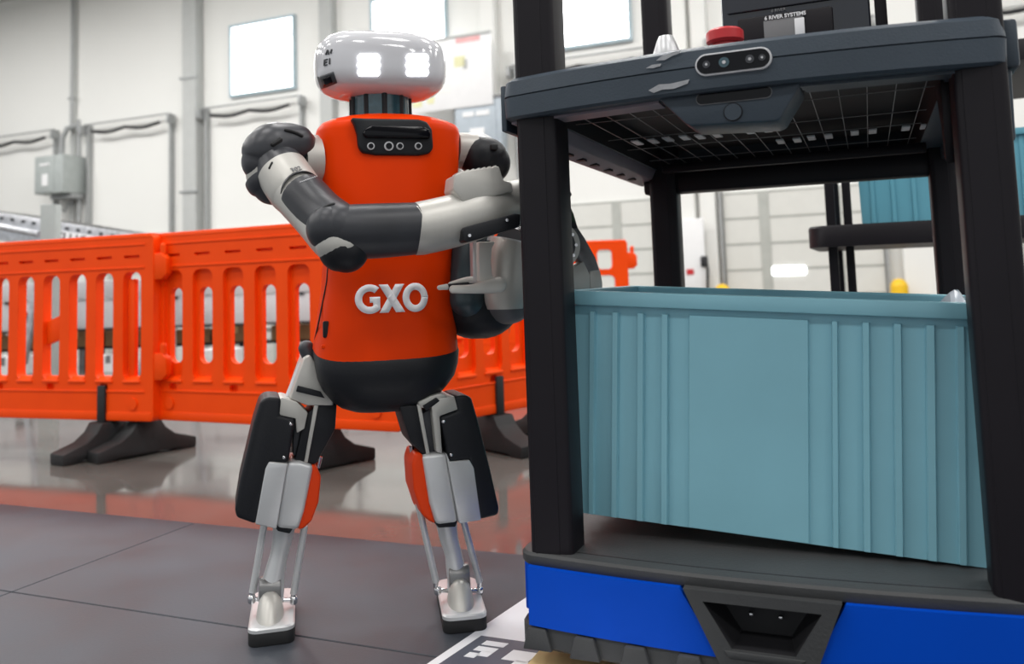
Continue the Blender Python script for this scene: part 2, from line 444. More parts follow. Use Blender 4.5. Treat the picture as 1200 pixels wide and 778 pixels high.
# recessed tow pocket between the blue panels
y = bow(.49, -.062, .045)
o1 = [(.335, .246), (.648, .246), (.585, .09), (.41, .09)]
hole = [(.375, .224), (.610, .224), (.555, .135), (.43, .135)]
pocket = MB().holes(o1, [hole], y - .004, y + .02).build('tow_pocket', 'cdeck', cart, smooth=False)
m = MB(); m.loft([[(u, y + .0, v) for u, v in hole], [(.49 + (u - .49) * .8, y + .07, .18 + (v - .18) * .75) for u, v in hole]], cap=False)
bmf = m.bm; m.box((.38, y + .07, .12), (.60, y + .075, .235)); m.build('pocket_recess', 'cdark', pocket, smooth=False)
m = MB(); m.prism([(.425, .118), (.56, .118), (.575, .132), (.415, .132)], y - .008, y + .03, bev=.003); m.build('pocket_lip', 'cdeck', pocket)
for x in (.465, .525):
    MB().tube([(x, y + .075, .19), (x, y + .05, .19)], .006, 10, round1=True).build('bolt', 'chrome', pocket)
# wheels
for x in (.12, .85):
    for yy in (.12, 1.08):
        MB().tube([(x - .02, yy, .05 + FL), (x + .02, yy, .05 + FL)], .05, 20).build('wheel', 'rubber', cart)
# posts (lower and upper lengths share an upright)
def upright(x, yv, w, d, z0, z1, name='upright'):
    o = MB().prism(rrect(x - w / 2, x + w / 2, yv - d / 2, yv + d / 2, .014, 3), z0, z1, axis='z').build(name, 'cpost', cart)
    m = MB(); m.box((x - w / 2 + .015, yv - d / 2 - .0015, z0 + .01), (x + w / 2 - .03, yv - d / 2 + .004, z1 - .01), .001, 1); m.build('groove', 'cpost', o)
    return o
upright(.020, 0, .105, .10, .25, 2.0); upright(.968, 0, .098, .11, .25, 2.0)
upright(.055, 1.2, .10, .10, .25, 2.2); upright(.985, 1.2, .085, .10, .25, 2.2)
# shelf tray
ZS0, ZS1 = 1.292, 1.398
sh = slab([(.11, 1.384), (.108, ZS0), (.012, ZS0), (.004, ZS0 + .006), (.002, 1.345), (.006, 1.3465), (.006, 1.3475), (.002, 1.349), (.006, ZS1 - .014), (.018, ZS1 - .004), (.04, ZS1), (.06, ZS1)], -.055, .075, x0=-.066, x1=1.022, r=.035)
bmf = sh.bm
shelf = sh.build('shelf', 'cframe', cart)
# underside: dark cavity rim pieces, side rails, rear beam, wires and clips
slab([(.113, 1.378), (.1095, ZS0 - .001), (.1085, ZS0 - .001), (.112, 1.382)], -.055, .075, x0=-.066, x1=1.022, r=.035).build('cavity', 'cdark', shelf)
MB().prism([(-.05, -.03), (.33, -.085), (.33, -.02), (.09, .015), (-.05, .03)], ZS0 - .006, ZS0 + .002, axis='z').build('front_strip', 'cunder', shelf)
MB().prism([(.63, -.09), (.93, -.05), (.93, -.0), (.64, -.02)], ZS0 - .006, ZS0 + .002, axis='z').build('front_strip', 'cframe', shelf)
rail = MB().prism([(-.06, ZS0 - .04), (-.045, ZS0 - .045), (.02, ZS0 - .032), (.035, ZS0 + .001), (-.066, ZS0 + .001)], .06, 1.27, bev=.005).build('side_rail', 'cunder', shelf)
for yy in (.3, .42, .55, .7, .85, 1.0):
    MB().box((-.035, yy, ZS0 - .0445), (-.012, yy + .035, ZS0 - .036)).build('slot', 'cdark', rail)
MB().box((.98, .06, ZS0 - .04), (1.03, 1.27, ZS0 + .001), .006).build('side_rail', 'cframe', shelf)
MB().box((-.02, 1.17, 1.205), (.99, 1.25, ZS0 + .001), .012).build('rear_beam', 'cpost', shelf)
MB().box((.09, 1.0, 1.262), (.93, 1.03, ZS0), .004).build('cross_bar', 'cpost', shelf)
for k in range(14):
    x = .10 + k * .060
    MB().box((x, .05, ZS0 + .010), (x + .0018, 1.14, ZS0 + .012)).build('wire', 'cwire', shelf)
for yy in (.14, .44, .655, .95):
    MB().box((.06, yy, ZS0 + .008), (.90, yy + .0018, ZS0 + .010)).build('wire', 'cwire', shelf)
for x, yk in ((.885, .66), (.75, .66), (.63, .68), (.54, .70), (.48, .45), (.34, .46), (.25, .45), (.156, .46)):
    for dx in (-.024, .024):
        MB().box((x + dx - .011, yk, ZS0 + .002), (x + dx + .011, yk + .075, ZS0 + .007), .001, 1).build('clip', 'ring', shelf)
# sensor housing hanging from the shelf front
yh = -.098
hs = MB().prism([(.325, 1.30), (.632, 1.30), (.630, 1.285), (.588, 1.222), (.575, 1.218), (.40, 1.226), (.388, 1.232)], yh, .05, bev=.006).build('sensor_housing', 'cframe', shelf)
MB().prism(rrect(.415, .575, 1.268, 1.294, .0128, 6), yh - .003, yh + .003).build('sensor_bezel', 'inkgrey', hs)
MB().prism(rrect(.4167, .5733, 1.2697, 1.2923, .0112, 6), yh - .0045, yh - .002).build('sensor_glass', 'lens', hs)
MB().tube([(.492, yh - .003, 1.246), (.492, yh + .002, 1.246)], .02, 24).build('button_ring', 'cpost', hs)
MB().tube([(.492, yh - .0045, 1.246), (.492, yh + .002, 1.246)], .018, 24).build('button_face', 'cframe', hs)
yc = bow(.49, -.053, .075)
bz = MB().prism(rrect(.4225, .5815, 1.3235, 1.3715, .0234, 8), yc - .005, yc + .02, bev=.002).build('camera_bezel', 'ring', shelf)
MB().prism(rrect(.4265, .5775, 1.3275, 1.3675, .0199, 8), yc - .0065, yc).build('camera_glass', 'lens', bz)
for x, r, mm in ((.447, .008, 'rdark'), (.484, .011, 'neck'), (.537, .009, 'rdark'), (.562, .007, 'rdark')):
    MB().tube([(x, yc - .0085, 1.3475), (x, yc - .004, 1.3475)], r, 16).build('camera_lens', mm, bz)
    MB().tube([(x, yc - .0095, 1.3475), (x, yc - .006, 1.3475)], r * .35, 12).build('lens_core', 'ring', bz)
def on_front(px, py):
    y = -.12
    for _ in range(8):
        p = CART.P(px, py, y); y = bow(p.x, -.0535, .075)
    return CART.P(px, py, y - .0012)
for poly in ([(769, 71), (775, 66), (785, 62.5), (799, 58.5), (797, 62), (787, 66), (779, 70.5)], [(757, 80), (764, 76), (775, 74.5), (774, 77.5), (765, 80)],
             [(760, 106), (772, 99), (786, 98), (808, 93), (806, 98), (790, 104), (776, 105), (766, 109)]):
    m = MB(); vs = [m.bm.verts.new(on_front(*q)) for q in poly]; m.bm.faces.new(vs)
    o = m.build('scuff_mark', 'scuff', shelf, smooth=False); md = o.modifiers.new('t', 'SOLIDIFY'); md.thickness = .0006
# brackets at the shelf corners
MB().prism([(.02, 1.30), (.12, 1.30), (.135, 1.37), (.11, 1.402), (.02, 1.402)], 1.018, 1.05, axis='x', bev=.008).build('corner_cap', 'cframe', shelf)
MB().prism([(.03, 1.30), (.13, 1.30), (.09, 1.19), (.05, 1.15), (.045, 1.2)], 1.005, 1.035, axis='x', bev=.006).build('corner_gusset', 'cframe', shelf)
MB().prism([(-.03, 1.27), (.08, 1.27), (.08, 1.385), (-.03, 1.385)], -.078, -.063, axis='x', bev=.004).build('corner_cap', 'cframe', shelf)
MB().prism([(.06, 1.30), (.20, 1.30), (.12, 1.2), (.09, 1.12)], .905, .93, axis='x', bev=.004).build('corner_gusset', 'cpost', shelf)
# controls on top of the shelf
kn = MB().loft([[(.335 + a * math.cos(t), .0 + b_ * math.sin(t), z) for t in [2 * math.pi * k / 20 for k in range(20)]] for a, b_, z in ((.034, .03, ZS1 - .002), (.032, .028, ZS1 + .02), (.022, .02, ZS1 + .05), (.016, .014, ZS1 + .062))]).build('rotary_knob', 'rsilver', shelf)
es = MB().tube([(.47, .0, ZS1 - .002), (.47, .0, ZS1 + .025)], .03, 24).build('stop_button_base', 'estop', shelf)
MB().tube([(.47, .0, ZS1 + .024), (.47, .0, ZS1 + .03), (.47, .0, ZS1 + .05), (.47, .0, ZS1 + .056)], [.036, .042, .042, .036], 28).build('stop_button', 'estop', es)
# display standing on the shelf
dp = MB().box((.445, .14, ZS1 - .01), (.78, .20, 1.85), .008).build('display', 'screen', shelf)
MB().box((.46, .132, 1.53), (.765, .142, 1.84), .003).build('display_glass', 'screen', dp)
st = MB().box((.485, .12, ZS1 - .01), (.70, .19, 1.512), .006).build('display_stand', 'cpost', shelf)
MB().box((.545, .116, ZS1 + .03), (.635, .121, 1.497), .002).build('sticker', 'inkgrey', st)
MB().box((.615, .1145, ZS1 + .045), (.637, .1165, 1.492), .001).build('sticker_strip', 'sheet', st)
text_mesh('6 RIVER SYSTEMS', .0125, 'sheet', st, 'stand_lettering', Matrix.Translation((.595, .1150, 1.5015)) @ XZ, .0004)
text_mesh('6 RIVER', .010, 'inkgrey', dp, 'display_lettering', Matrix.Translation((.58, .1305, 1.522)) @ XZ)
MB().box((.79, .14, ZS1 - .01), (.815, .19, 1.9), .004).build('display_bracket', 'cpost', shelf)

# ------------------------------------------------------------------ robot
robot = empty('humanoid_robot', ROB)
tag(robot, 'two-legged robot with orange torso and white head reaching its arms round the blue tote', 'robot')
RP = ROB.P
def sring(cx, cy, z, a, b_, n=3.0, k=48, yb=None, dip=0.0):
    out = []
    for i in range(k):
        t = 2 * math.pi * i / k; c, s = math.cos(t), math.sin(t)
        x = a * math.copysign(abs(c) ** (2 / n), c); yy = (b_ if s < 0 or yb is None else yb) * math.copysign(abs(s) ** (2 / n), s)
        out.append((cx + x, cy + yy, z - dip * max(0, -yy / b_)))
    return out
TOR = []    # z, cx, a, b
for py, L, R_, b_, n in ((405, 363, 536, .150, 3), (398, 363.5, 535.5, .149, 3), (370, 368, 533, .143, 3), (340, 373, 531, .138, 3), (300, 376, 531, .136, 3), (250, 372.5, 534, .138, 3), (200, 368, 537, .138, 3),
                      (172, 366.5, 538, .132, 3), (160, 366, 538, .131, 3.2), (154, 367.5, 537, .129, 3.2), (150, 371, 534, .124, 3.2), (146, 380, 526, .116, 3), (142, 396, 513, .10, 2.8), (139.5, 410, 501, .08, 2.6)):
    p, q = RP(L, py, 0), RP(R_, py, 0); TOR.append(((p.z + q.z) / 2, (p.x + q.x) / 2, (q.x - p.x) / 2 * .955, b_, n))
DIP = [.030, .029, .018, .008] + [0] * 20
torso = MB().loft([sring(cx, 0, z, a, b_, n, k=128, dip=dq) for (z, cx, a, b_, n), dq in zip(TOR, DIP)]).build('torso_shell', 'torso', robot, ang=.9)
def torso_y(x, z):
    for t0, t1 in zip(TOR, TOR[1:]):
        if t0[0] <= z <= t1[0]:
            f = (z - t0[0]) / (t1[0] - t0[0]); cx, a, b_, n = [t0[i] + (t1[i] - t0[i]) * f for i in (1, 2, 3, 4)]
            return -b_ * max(0, 1 - min(1, abs((x - cx) / a)) ** n) ** (1 / n)
    return -.13
# letters of the chest logo
def letter(name, strips):
    m = MB(); bmf = m.bm
    for st_ in strips:
        pts = st_
        prev = None
        for (xa, za), (xb, zb) in pts:
            va = bmf.verts.new((xa, torso_y(xa, za) - .0022, za)); vb = bmf.verts.new((xb, torso_y(xb, zb) - .0022, zb))
            if prev: bmf.faces.new((prev[0], prev[1], vb, va))
            prev = (va, vb)
    bmesh.ops.recalc_face_normals(bmf, faces=bmf.faces)
    o = m.build(name, 'logo', torso); md = o.modifiers.new('thick', 'SOLIDIFY'); md.thickness = .0012; md.offset = 0
    return o
def chest(px, py): 
    p = RP(px, py, -.138); return p.x, p.z
def arc(cx, cz, ro, rz, w, a0, a1, n=40):
    out = []
    for k in range(n + 1):
        t = math.radians(a0 + (a1 - a0) * k / n); c, s = math.cos(t), math.sin(t)
        out.append(((cx + ro * c, cz + rz * s), (cx + (ro - w) * c, cz + (rz - w) * s)))
    return out
def strip(p, q, w, n=8):
    return [((p[0] + (q[0] - p[0]) * k / n - w / 2, p[1] + (q[1] - p[1]) * k / n), (p[0] + (q[0] - p[0]) * k / n + w / 2, p[1] + (q[1] - p[1]) * k / n)) for k in range(n + 1)]
zt = chest(459, 333)[1]; zb = chest(459, 366)[1]; H = zt - zb
gx0, gx1 = chest(416.5, 350)[0], chest(443.5, 350)[0]; gz = (zt + zb) / 2
ww = H * .25
gc = chest(433.2, 350)[0]; gr = chest(445.3, 350)[0]
letter('letter_g', [arc(gc, gz, H * .51, H * .52, ww, 48, 318), strip((gr - ww / 2, gz + H * .06), (gr - ww / 2, gz - H * .35), ww, 5), strip(((gc + gr) / 2, gz + H * .07), ((gc + gr) / 2, gz - H * .13), gr - gc, 3)])
xx0, xx1 = chest(444.0, 350)[0], chest(474.0, 350)[0]; wx = ww * 1.3
letter('letter_x', [strip((xx0 + wx / 2, zb), (xx1 - wx / 2, zt), wx), strip((xx1 - wx / 2, zb), (xx0 + wx / 2, zt), wx)])
ox0, ox1 = chest(471.5, 350)[0], chest(501.5, 350)[0]
letter('letter_o', [arc((ox0 + ox1) / 2, gz, (ox1 - ox0) / 2, H * .52, ww, 0, 360, 48)])
# side seam and latch of the torso shell
def on_torso(px, py, push=.0):
    x = RP(px, py, -.03).x; z = RP(px, py, -.03).z
    y = torso_y(x, z) ; p = RP(px, py, y)
    for _ in range(8): y = torso_y(p.x, p.z) - push; p = RP(px, py, y)
    return p
MB().tube([on_torso(x, yv) for x, yv in ((385, 305), (383, 330), (378, 355), (373, 380), (369, 398))], .0022, 8).build('shell_seam', 'rblack', torso)
p = on_torso(382, 386)
MB().box((p.x - .008, p.y - .004, p.z - .022), (p.x + .008, p.y + .01, p.z + .022), .004).build('latch', 'rblack', torso)
MB().box((p.x - .013, p.y - .0025, p.z - .05), (p.x + .013, p.y + .012, p.z - .04), .003).build('latch_lip', 'torso', torso)
# pelvis
PEL = []
for py, L, R_, b_, n in ((480, 428, 476, .05, 2.2), (478, 410, 492, .08, 2.4), (473, 396, 503, .106, 2.6), (465, 385, 513, .126, 2.8), (452, 374, 524, .142, 3), (438, 367.5, 532, .150, 3), (422, 364, 536, .154, 3), (408, 362.5, 537, .154, 3), (404, 364, 536, .150, 3)):
    p, q = RP(L, py, 0), RP(R_, py, 0); PEL.append(sring((p.x + q.x) / 2, 0, (p.z + q.z) / 2, (q.x - p.x) / 2 * .955, b_, n, dip=.030 if py < 410 else .024 if py < 430 else .014 if py < 445 else 0))
MB().loft(PEL).build('pelvis', 'rblack', robot, ang=.9)
# neck
c = RP(446, 128, 0); z0, z1 = RP(446, 146, 0).z, RP(446, 112, 0).z
nk = MB().loft([sring(c.x, 0, z, .082, .07, 2.4, 40) for z in (z0, z1)]).build('neck', 'neck', robot)
for k in range(10):
    t = 2 * math.pi * (k + .5) / 10
    MB().tube([(c.x + .083 * math.cos(t), .071 * math.sin(t), z0), (c.x + .083 * math.cos(t), .071 * math.sin(t), z1)], .0075, 10).build('neck_pillar', 'rblack', nk)
# sensor pod in the collar
pod = [chest(x, y) for x, y in ((411, 138), (428, 139), (490, 140), (500, 143), (506, 152), (507.5, 174), (503, 180), (490, 182.5), (440, 182), (424, 179), (419.5, 172), (418.5, 158), (415, 146))]
yp = -.146
sp = MB().prism(pod, yp, -.03, bev=.007, seg=3).build('sensor_pod', 'rblack', robot)
vis = [chest(x, y) for x, y in ((424, 158), (427, 152.5), (434, 148), (494, 149), (502, 153), (503.5, 159), (502, 163.5), (428, 162.5))]
MB().prism(vis, yp - .012, yp + .01, bev=.005, seg=3).build('visor', 'lens', sp)
for x, r in ((434.5, .0098), (455.5, .0125), (468.5, .0098), (490, .0098)):
    q = RP(x, 170, yp - .002)
    MB().tube([(q.x, yp - .006, q.z - .003), (q.x, yp + .004, q.z - .003)], r, 20).build('lens_ring', 'ring', sp)
    MB().tube([(q.x, yp - .008, q.z - .003), (q.x, yp, q.z - .003)], r * .68, 20).build('lens', 'lens', sp)
# head
hc = RP(446, 80, 0)
HX, HZ, HY = .186, .094, .125
rings = []
NH = 22
for i in range(NH + 1):
    ph = -math.pi / 2 + math.pi * i / NH
    c_, s_ = math.cos(ph), math.sin(ph)
    k = max(.02, abs(c_) ** (2 / 3.7)); z = math.copysign(abs(s_) ** (2 / 3.3), s_) * HZ
    if s_ > 0: z *= .98
    rings.append(sring(hc.x, 0, hc.z + z, HX * k, HY * k, 2.9, 64))
head = MB().loft(rings).build('head', 'white', robot, ang=1.2)
def head_f(p):
    q = (abs((p.x - hc.x) / HX) ** 2.9 + abs(p.y / HY) ** 2.9) ** (1 / 2.9)
    return q ** 3.7 + abs((p.z - hc.z) / HZ) ** 3.3 - 1
def on_head(px, py):
    lo = None
    for k in range(121):                       # march along the line of sight to the shell
        y = -.16 + k * .32 / 120
        if head_f(RP(px, py, y)) < 0: lo = y; break
    if lo is None: return RP(px, py, -.02)
    a_, b_ = lo - .32 / 120, lo
    for _ in range(20):
        m_ = (a_ + b_) / 2
        if head_f(RP(px, py, m_)) < 0: b_ = m_
        else: a_ = m_
    return RP(px, py, b_)
for cx_ in (432, 489):
    m = MB(); bmf = m.bm; N = 10
    outl = [(-13.5, 9), (-11, 13), (11, 13), (13.5, 9), (11.5, 4), (14, 0), (11.5, -4), (13.5, -9), (11, -13), (-11, -13), (-13.5, -9), (-11.5, -4), (-14, 0), (-11.5, 4)]
    ctr = on_head(cx_, 76.5); dense = []
    for a_, b_ in zip(outl, outl[1:] + outl[:1]):
        for k in range(3): dense.append((a_[0] + (b_[0] - a_[0]) * k / 3, a_[1] + (b_[1] - a_[1]) * k / 3))
    prev = None; rgs = []
    for f in (1, .66, .33):
        rgs.append([bmf.verts.new(on_head(cx_ + u * f, 76.5 + v * f) + Vector((0, -.0016, 0))) for u, v in dense])
    cv = bmf.verts.new(ctr + Vector((0, -.0016, 0)))
    n = len(dense)
    for A, B in zip(rgs, rgs[1:]):
        for i in range(n): bmf.faces.new((A[i], A[(i + 1) % n], B[(i + 1) % n], B[i]))
    for i in range(n): bmf.faces.new((rgs[-1][i], rgs[-1][(i + 1) % n], cv))
    bmesh.ops.recalc_face_normals(bmf, faces=bmf.faces)
    o = m.build('eye_light', 'eye', head); md = o.modifiers.new('t', 'SOLIDIFY'); md.thickness = .002; md.offset = 0
def head_patch(quad, name, mt, push=.0015, parent=None):
    m = MB(); bmf = m.bm; n = 5; G = []
    (a_, b_, c_, d_) = [Vector(q) for q in quad]
    for i in range(n + 1):
        row = []
        for j in range(n + 1):
            u, v = i / n, j / n; q = a_ * (1 - u) * (1 - v) + b_ * u * (1 - v) + c_ * u * v + d_ * (1 - u) * v
            p = on_head(q.x, q.y); d = (p - Vector((hc.x, 0, hc.z))).normalized(); row.append(bmf.verts.new(p + d * push))
        G.append(row)
    for i in range(n):
        for j in range(n): bmf.faces.new((G[i][j], G[i + 1][j], G[i + 1][j + 1], G[i][j + 1]))
    bmesh.ops.recalc_face_normals(bmf, faces=bmf.faces)
    o = m.build(name, mt, parent or head); md = o.modifiers.new('t', 'SOLIDIFY'); md.thickness = .003; md.offset = 0; return o
head_patch([(372.5, 90), (391, 84), (395.5, 97), (377, 104.5)], 'side_camera', 'rdark')
head_patch([(378, 92), (388, 88.5), (391, 96.5), (381, 100.5)], 'camera_lens', 'lens', .003)
for quads in ([(381.5, 64), (383.5, 58.5), (384.6, 58.8), (383, 64.2)], [(383.7, 58.6), (385.2, 58.4), (386.3, 63.5), (385, 64)], [(387, 62), (388.2, 58), (389.6, 57.6), (388.6, 63)],
              [(380, 70), (381.3, 69.6), (380.8, 77), (379.6, 77.4)], [(381.2, 69.6), (384.4, 68.7), (384.3, 70), (381.1, 70.9)], [(381, 72.8), (383.6, 72), (383.5, 73.3), (380.9, 74)], [(380.8, 76), (383.6, 75.2), (383.6, 76.4), (380.7, 77.2)], [(386, 68.4), (387.3, 68), (387.1, 75), (385.8, 75.4)]):
    head_patch(quads, 'letter_mark', 'inkdark', .0008)

def px_r(px_, y): return px_ * (2.42 + y) / 1000.0      # radius in metres for a pixel radius at local depth y
def smooth_path(path, n=5):
    """Catmull-Rom through (px, py, local y, pixel radius) rows"""
    if len(path) < 3: return path
    out = []
    for i in range(len(path) - 1):
        p0, p1, p2, p3 = path[max(i - 1, 0)], path[i], path[i + 1], path[min(i + 2, len(path) - 1)]
        for k in range(n):
            t = k / n
            out.append(tuple(.5 * (2 * b1 + (c1 - a1) * t + (2 * a1 - 5 * b1 + 4 * c1 - d1) * t * t + (3 * b1 - a1 - 3 * c1 + d1) * t ** 3) for a1, b1, c1, d1 in zip(p0, p1, p2, p3)))
    return out + [path[-1]]
def T(path, name, mt, seg=24, parent=robot, r0=False, r1=False):
    """path: (px, py, local y, pixel radius)"""
    path = smooth_path(path)
    return MB().tube([RP(a, b_, c_) for a, b_, c_, d in path], [px_r(d, c_ - .05) for a, b_, c_, d in path], seg, r0, r1).build(name, mt, parent, ang=.7)
def surf(path):
    """first point of a tube met along a line of sight, with its outward normal"""
    path = smooth_path(path); C = [(RP(a, b_, c_), px_r(d, c_ - .05)) for a, b_, c_, d in path]
    def f(p):
        best = 9
        for (a, ra_), (b_, rb_) in zip(C, C[1:]):
            ab = b_ - a; t = max(0, min(1, (p - a).dot(ab) / ab.length_squared)); best = min(best, (p - a - ab * t).length - (ra_ + (rb_ - ra_) * t))
        return best
    def g(px, py, push=0.0):
        p = RP(px, py, -.5)
        for k in range(600):
            p = RP(px, py, -.5 + k * .001)
            if f(p) < 0: break
        e = .001; n_ = Vector((f(p + Vector((e, 0, 0))) - f(p), f(p + Vector((0, e, 0))) - f(p), f(p + Vector((0, 0, e))) - f(p))).normalized()
        return p + n_ * push, n_
    return g
def groove(g, pts, rpx, name, mt, parent):
    P_ = [g(x, y)[0] for x, y in pts]
    return MB().tube(P_, rpx * .0022, 8, True, True).build(name, mt, parent)
def PR(pts, y0, y1, name, mt, bev=.006, parent=robot, yref=None, seg=2):
    return MB().prism([(RP(x, y, y0 if yref is None else yref).x, RP(x, y, y0 if yref is None else yref).z) for x, y in pts], y0, y1, bev=bev, seg=seg).build(name, mt, parent, ang=.5)
# near arm (image left shoulder, forearm across the chest)
T([(372, 188, -.02, 30), (352, 188, -.03, 31)], 'shoulder_mount', 'rgrey')
SCP = [(366, 166, -.05, 10), (360, 167, -.055, 17), (350, 168, -.065, 22.5), (336, 170, -.07, 27), (322, 174, -.075, 30.5), (312, 181, -.08, 29), (308, 190, -.08, 24)]
sc = T(SCP, 'shoulder_cap', 'rdark', 36, r1=True); g = surf(SCP)
groove(g, [(335, 152.5), (341, 153.5), (348, 156), (353.5, 159)], 2.2, 'slot', 'sole', sc)
groove(g, [(320, 169), (328, 164)], 3.2, 'vent_slot', 'sole', sc)
T([(318, 190, -.075, 26.5), (317, 198, -.075, 28), (317, 204, -.075, 27.5)], 'shoulder_housing', 'rgrey', 36, r0=True, r1=True)
T([(315, 207, -.075, 28), (317, 211, -.078, 28), (320, 215, -.08, 25)], 'shoulder_lower_cap', 'rdark', 36, r1=True)
SMP = [(321, 186, -.08, 27), (334, 206, -.12, 29.5)]
mo_ = T(SMP, 'shoulder_motor', 'rdark', 36); g = surf(SMP)
groove(g, [(316, 197), (319, 191)], 1.6, 'slot', 'sole', mo_)
RNG = [(331, 202, -.11, 30.2), (345, 222, -.15, 30.8), (352, 230, -.17, 29)]
ua = T(RNG, 'upper_arm_ring', 'rgrey', 36)
T([(343, 222, -.15, 28.5), (372, 255, -.24, 28), (392, 278, -.31, 29), (400, 287, -.33, 27)], 'upper_arm', 'rgrey', 32, r1=True)
CVP = [(354, 226, -.195, 25.5), (356, 228.5, -.20, 27.5), (377, 251, -.262, 28.5), (398, 268, -.325, 31)]
uc = T(CVP, 'upper_arm_cover', 'sleeve', 36, r1=True); g = surf(CVP)
groove(g, [(373, 249), (379, 244), (386, 240.5), (391, 239)], 1.7, 'cover_slot', 'sole', uc)
for k in range(11):
    p, n_ = g(352 + k * 2.1, 213.5 - k * .75)
    MB().ball(p, .0022, 8).build('knurl', 'ring', uc)
g = surf(RNG); p, n_ = g(347, 198.5, .0014)
ax_ = (RP(345, 222, -.15) - RP(331, 202, -.11)).normalized()
xa = (-ax_).cross(n_).normalized(); ya = n_.cross(xa)
text_mesh('302', .019, 'inkgrey', ua, 'arm_number', Matrix.Translation(p) @ Matrix((xa, ya, n_)).transposed().to_4x4(), .0003)
# elbow and forearm
T([(396, 285, -.33, 27), (401, 287, -.33, 27)], 'elbow_band', 'rgrey', 36, r0=True, r1=True)
T([(400, 292, -.33, 27), (406, 294, -.33, 26)], 'elbow_cap', 'rblack', 36, r0=True, r1=True)
fa = T([(388, 268, -.325, 29), (405, 271, -.325, 32), (440, 270.5, -.325, 33), (497, 267, -.325, 31.5)], 'forearm_sleeve', 'sleeve', 32, r0=True)
fw = T([(492, 267.5, -.325, 32.3), (494, 267.3, -.325, 32.6), (530, 259, -.32, 32.5), (575, 246, -.315, 31), (625, 234, -.22, 28), (648, 235, -.10, 22)], 'forearm_casting', 'rgrey', 32, r1=True)
PR([(531, 222), (533, 205), (541, 201), (585, 194.5), (590, 211), (600, 214), (602, 224), (545, 240)], -.375, -.275, 'forearm_pad', 'rgrey', .004, fw, -.375)
for k in range(7):
    PR([(540 + 6.4 * k, 203.5 - .95 * k), (541 + 6.4 * k, 199.5 - .95 * k), (544 + 6.4 * k, 199 - .95 * k), (545 + 6.4 * k, 203 - .95 * k)], -.37, -.28, 'pad_tooth', 'rgrey', .001, fw, -.375)
q0 = PR([(542.5, 270), (545, 266), (604, 250), (610, 251), (610, 263), (606, 267), (548, 284), (543.5, 282)], -.405, -.33, 'forearm_slot', 'rblack', .003, fw, -.405)
for x, y in ((550, 276), (594, 258)):
    q = RP(x, y, -.408); MB().tube([(q.x, -.411, q.z), (q.x, -.40, q.z)], .004, 10).build('screw', 'chrome', q0)
# near hand behind the cart upright, pressing on the tote end
hd = PR([(640, 205), (658, 206), (663, 218), (668, 229), (659, 240), (669, 251), (675, 268), (655, 268), (640, 255)], -.05, .01, 'hand_bracket', 'rblack', .004, robot, -.03)
PR([(640, 262), (655, 252), (668, 256), (684, 280), (696, 302), (702.5, 322), (704, 352), (687, 352), (684, 318), (668, 292), (640, 300)], -.045, -.005, 'gripper_plate', 'gripmetal', .005, robot, -.03)
q = RP(652, 288, -.05)
gd = MB().tube([(q.x, -.07, q.z), (q.x, 0, q.z)], .068, 32).build('gripper_disc', 'rgrey', robot)
MB().tube([(q.x, -.077, q.z), (q.x, -.065, q.z)], .05, 32).build('disc_hub', 'rdark', gd)
for k in range(10):
    t = 2 * math.pi * k / 10
    MB().tube([(q.x + .052 * math.cos(t), -.079, q.z + .052 * math.sin(t)), (q.x + .052 * math.cos(t), -.065, q.z + .052 * math.sin(t))], .005, 8).build('disc_bolt', 'chrome', gd)
PR([(640, 322), (660, 318), (680, 306), (688, 322), (688, 352), (640, 352)], -.055, -.01, 'gripper_jaw', 'rgrey', .004, robot, -.03)
PR([(688, 318), (700, 316), (703, 330), (703.5, 352), (689, 352)], -.05, -.005, 'gripper_tip', 'rgrey', .003, robot, -.03)
PR([(664, 240), (669, 252), (672, 262), (660, 258), (658, 246)], -.055, -.03, 'gripper_pad', mat('green_board', srgb(30, 62, 40), .5), .002, robot, -.03)
# far arm (image right)
T([(535, 176, .0, 22), (556, 178, .0, 24)], 'shoulder_mount', 'rgrey', 24)
T([(540, 168, .0, 12), (560, 168, .01, 14), (572, 172, .02, 12)], 'shoulder_yoke', 'rsilver', 20, r1=True)
s2 = T([(561, 184, -.01, 26), (570, 187, -.01, 28), (574, 191, -.01, 26)], 'shoulder_cap', 'rblack', 28, r0=True, r1=True)
q = RP(580, 172, -.085); MB().box((q.x - .01, q.y, q.z - .008), (q.x + .01, q.y + .03, q.z + .008), .002).build('vent_slot', 'sole', s2)
T([(568, 200, .0, 25), (553, 290, -.08, 25), (548, 350, -.10, 23)], 'upper_arm', 'tealarm', 28, r1=True)
T([(556, 348, -.02, 51), (564, 347, -.02, 52)], 'elbow_cap', 'rblack', 40, r0=True, r1=True)
T([(594, 346, -.10, 36), (596, 345, -.10, 36)], 'elbow_disc', mat('robot_mid_grey', (.10, .10, .105), .45), 32, r0=True, r1=True)
f2 = T([(592, 362, -.155, 22), (592, 350, -.155, 26), (594, 330, -.155, 28), (597, 300, -.155, 29), (600, 285, -.155, 28)], 'forearm_casting', 'rgrey', 28)
T([(598, 288, -.14, 30.5), (599, 283, -.14, 30.5)], 'forearm_flange', 'rsilver', 28)
T([(600, 290, -.14, 26), (630, 278, -.06, 24), (650, 288, .03, 20)], 'wrist', 'rdark', 24)
PR([(561, 283), (581, 283), (577, 290), (575.5, 305), (577, 322), (582, 328), (562, 330), (561, 305)], -.255, -.20, 'hand_bracket', 'finger', .004)
PR([(553.5, 280), (558.5, 280), (559, 330), (554.5, 331)], -.23, -.20, 'hand_rod', 'rsilver', .002)
T([(584, 334, -.25, 10), (570, 336, -.255, 8.5), (553, 338.5, -.26, 5.8), (531, 339, -.26, 5)], 'finger', 'finger', 16, r0=True, r1=True)
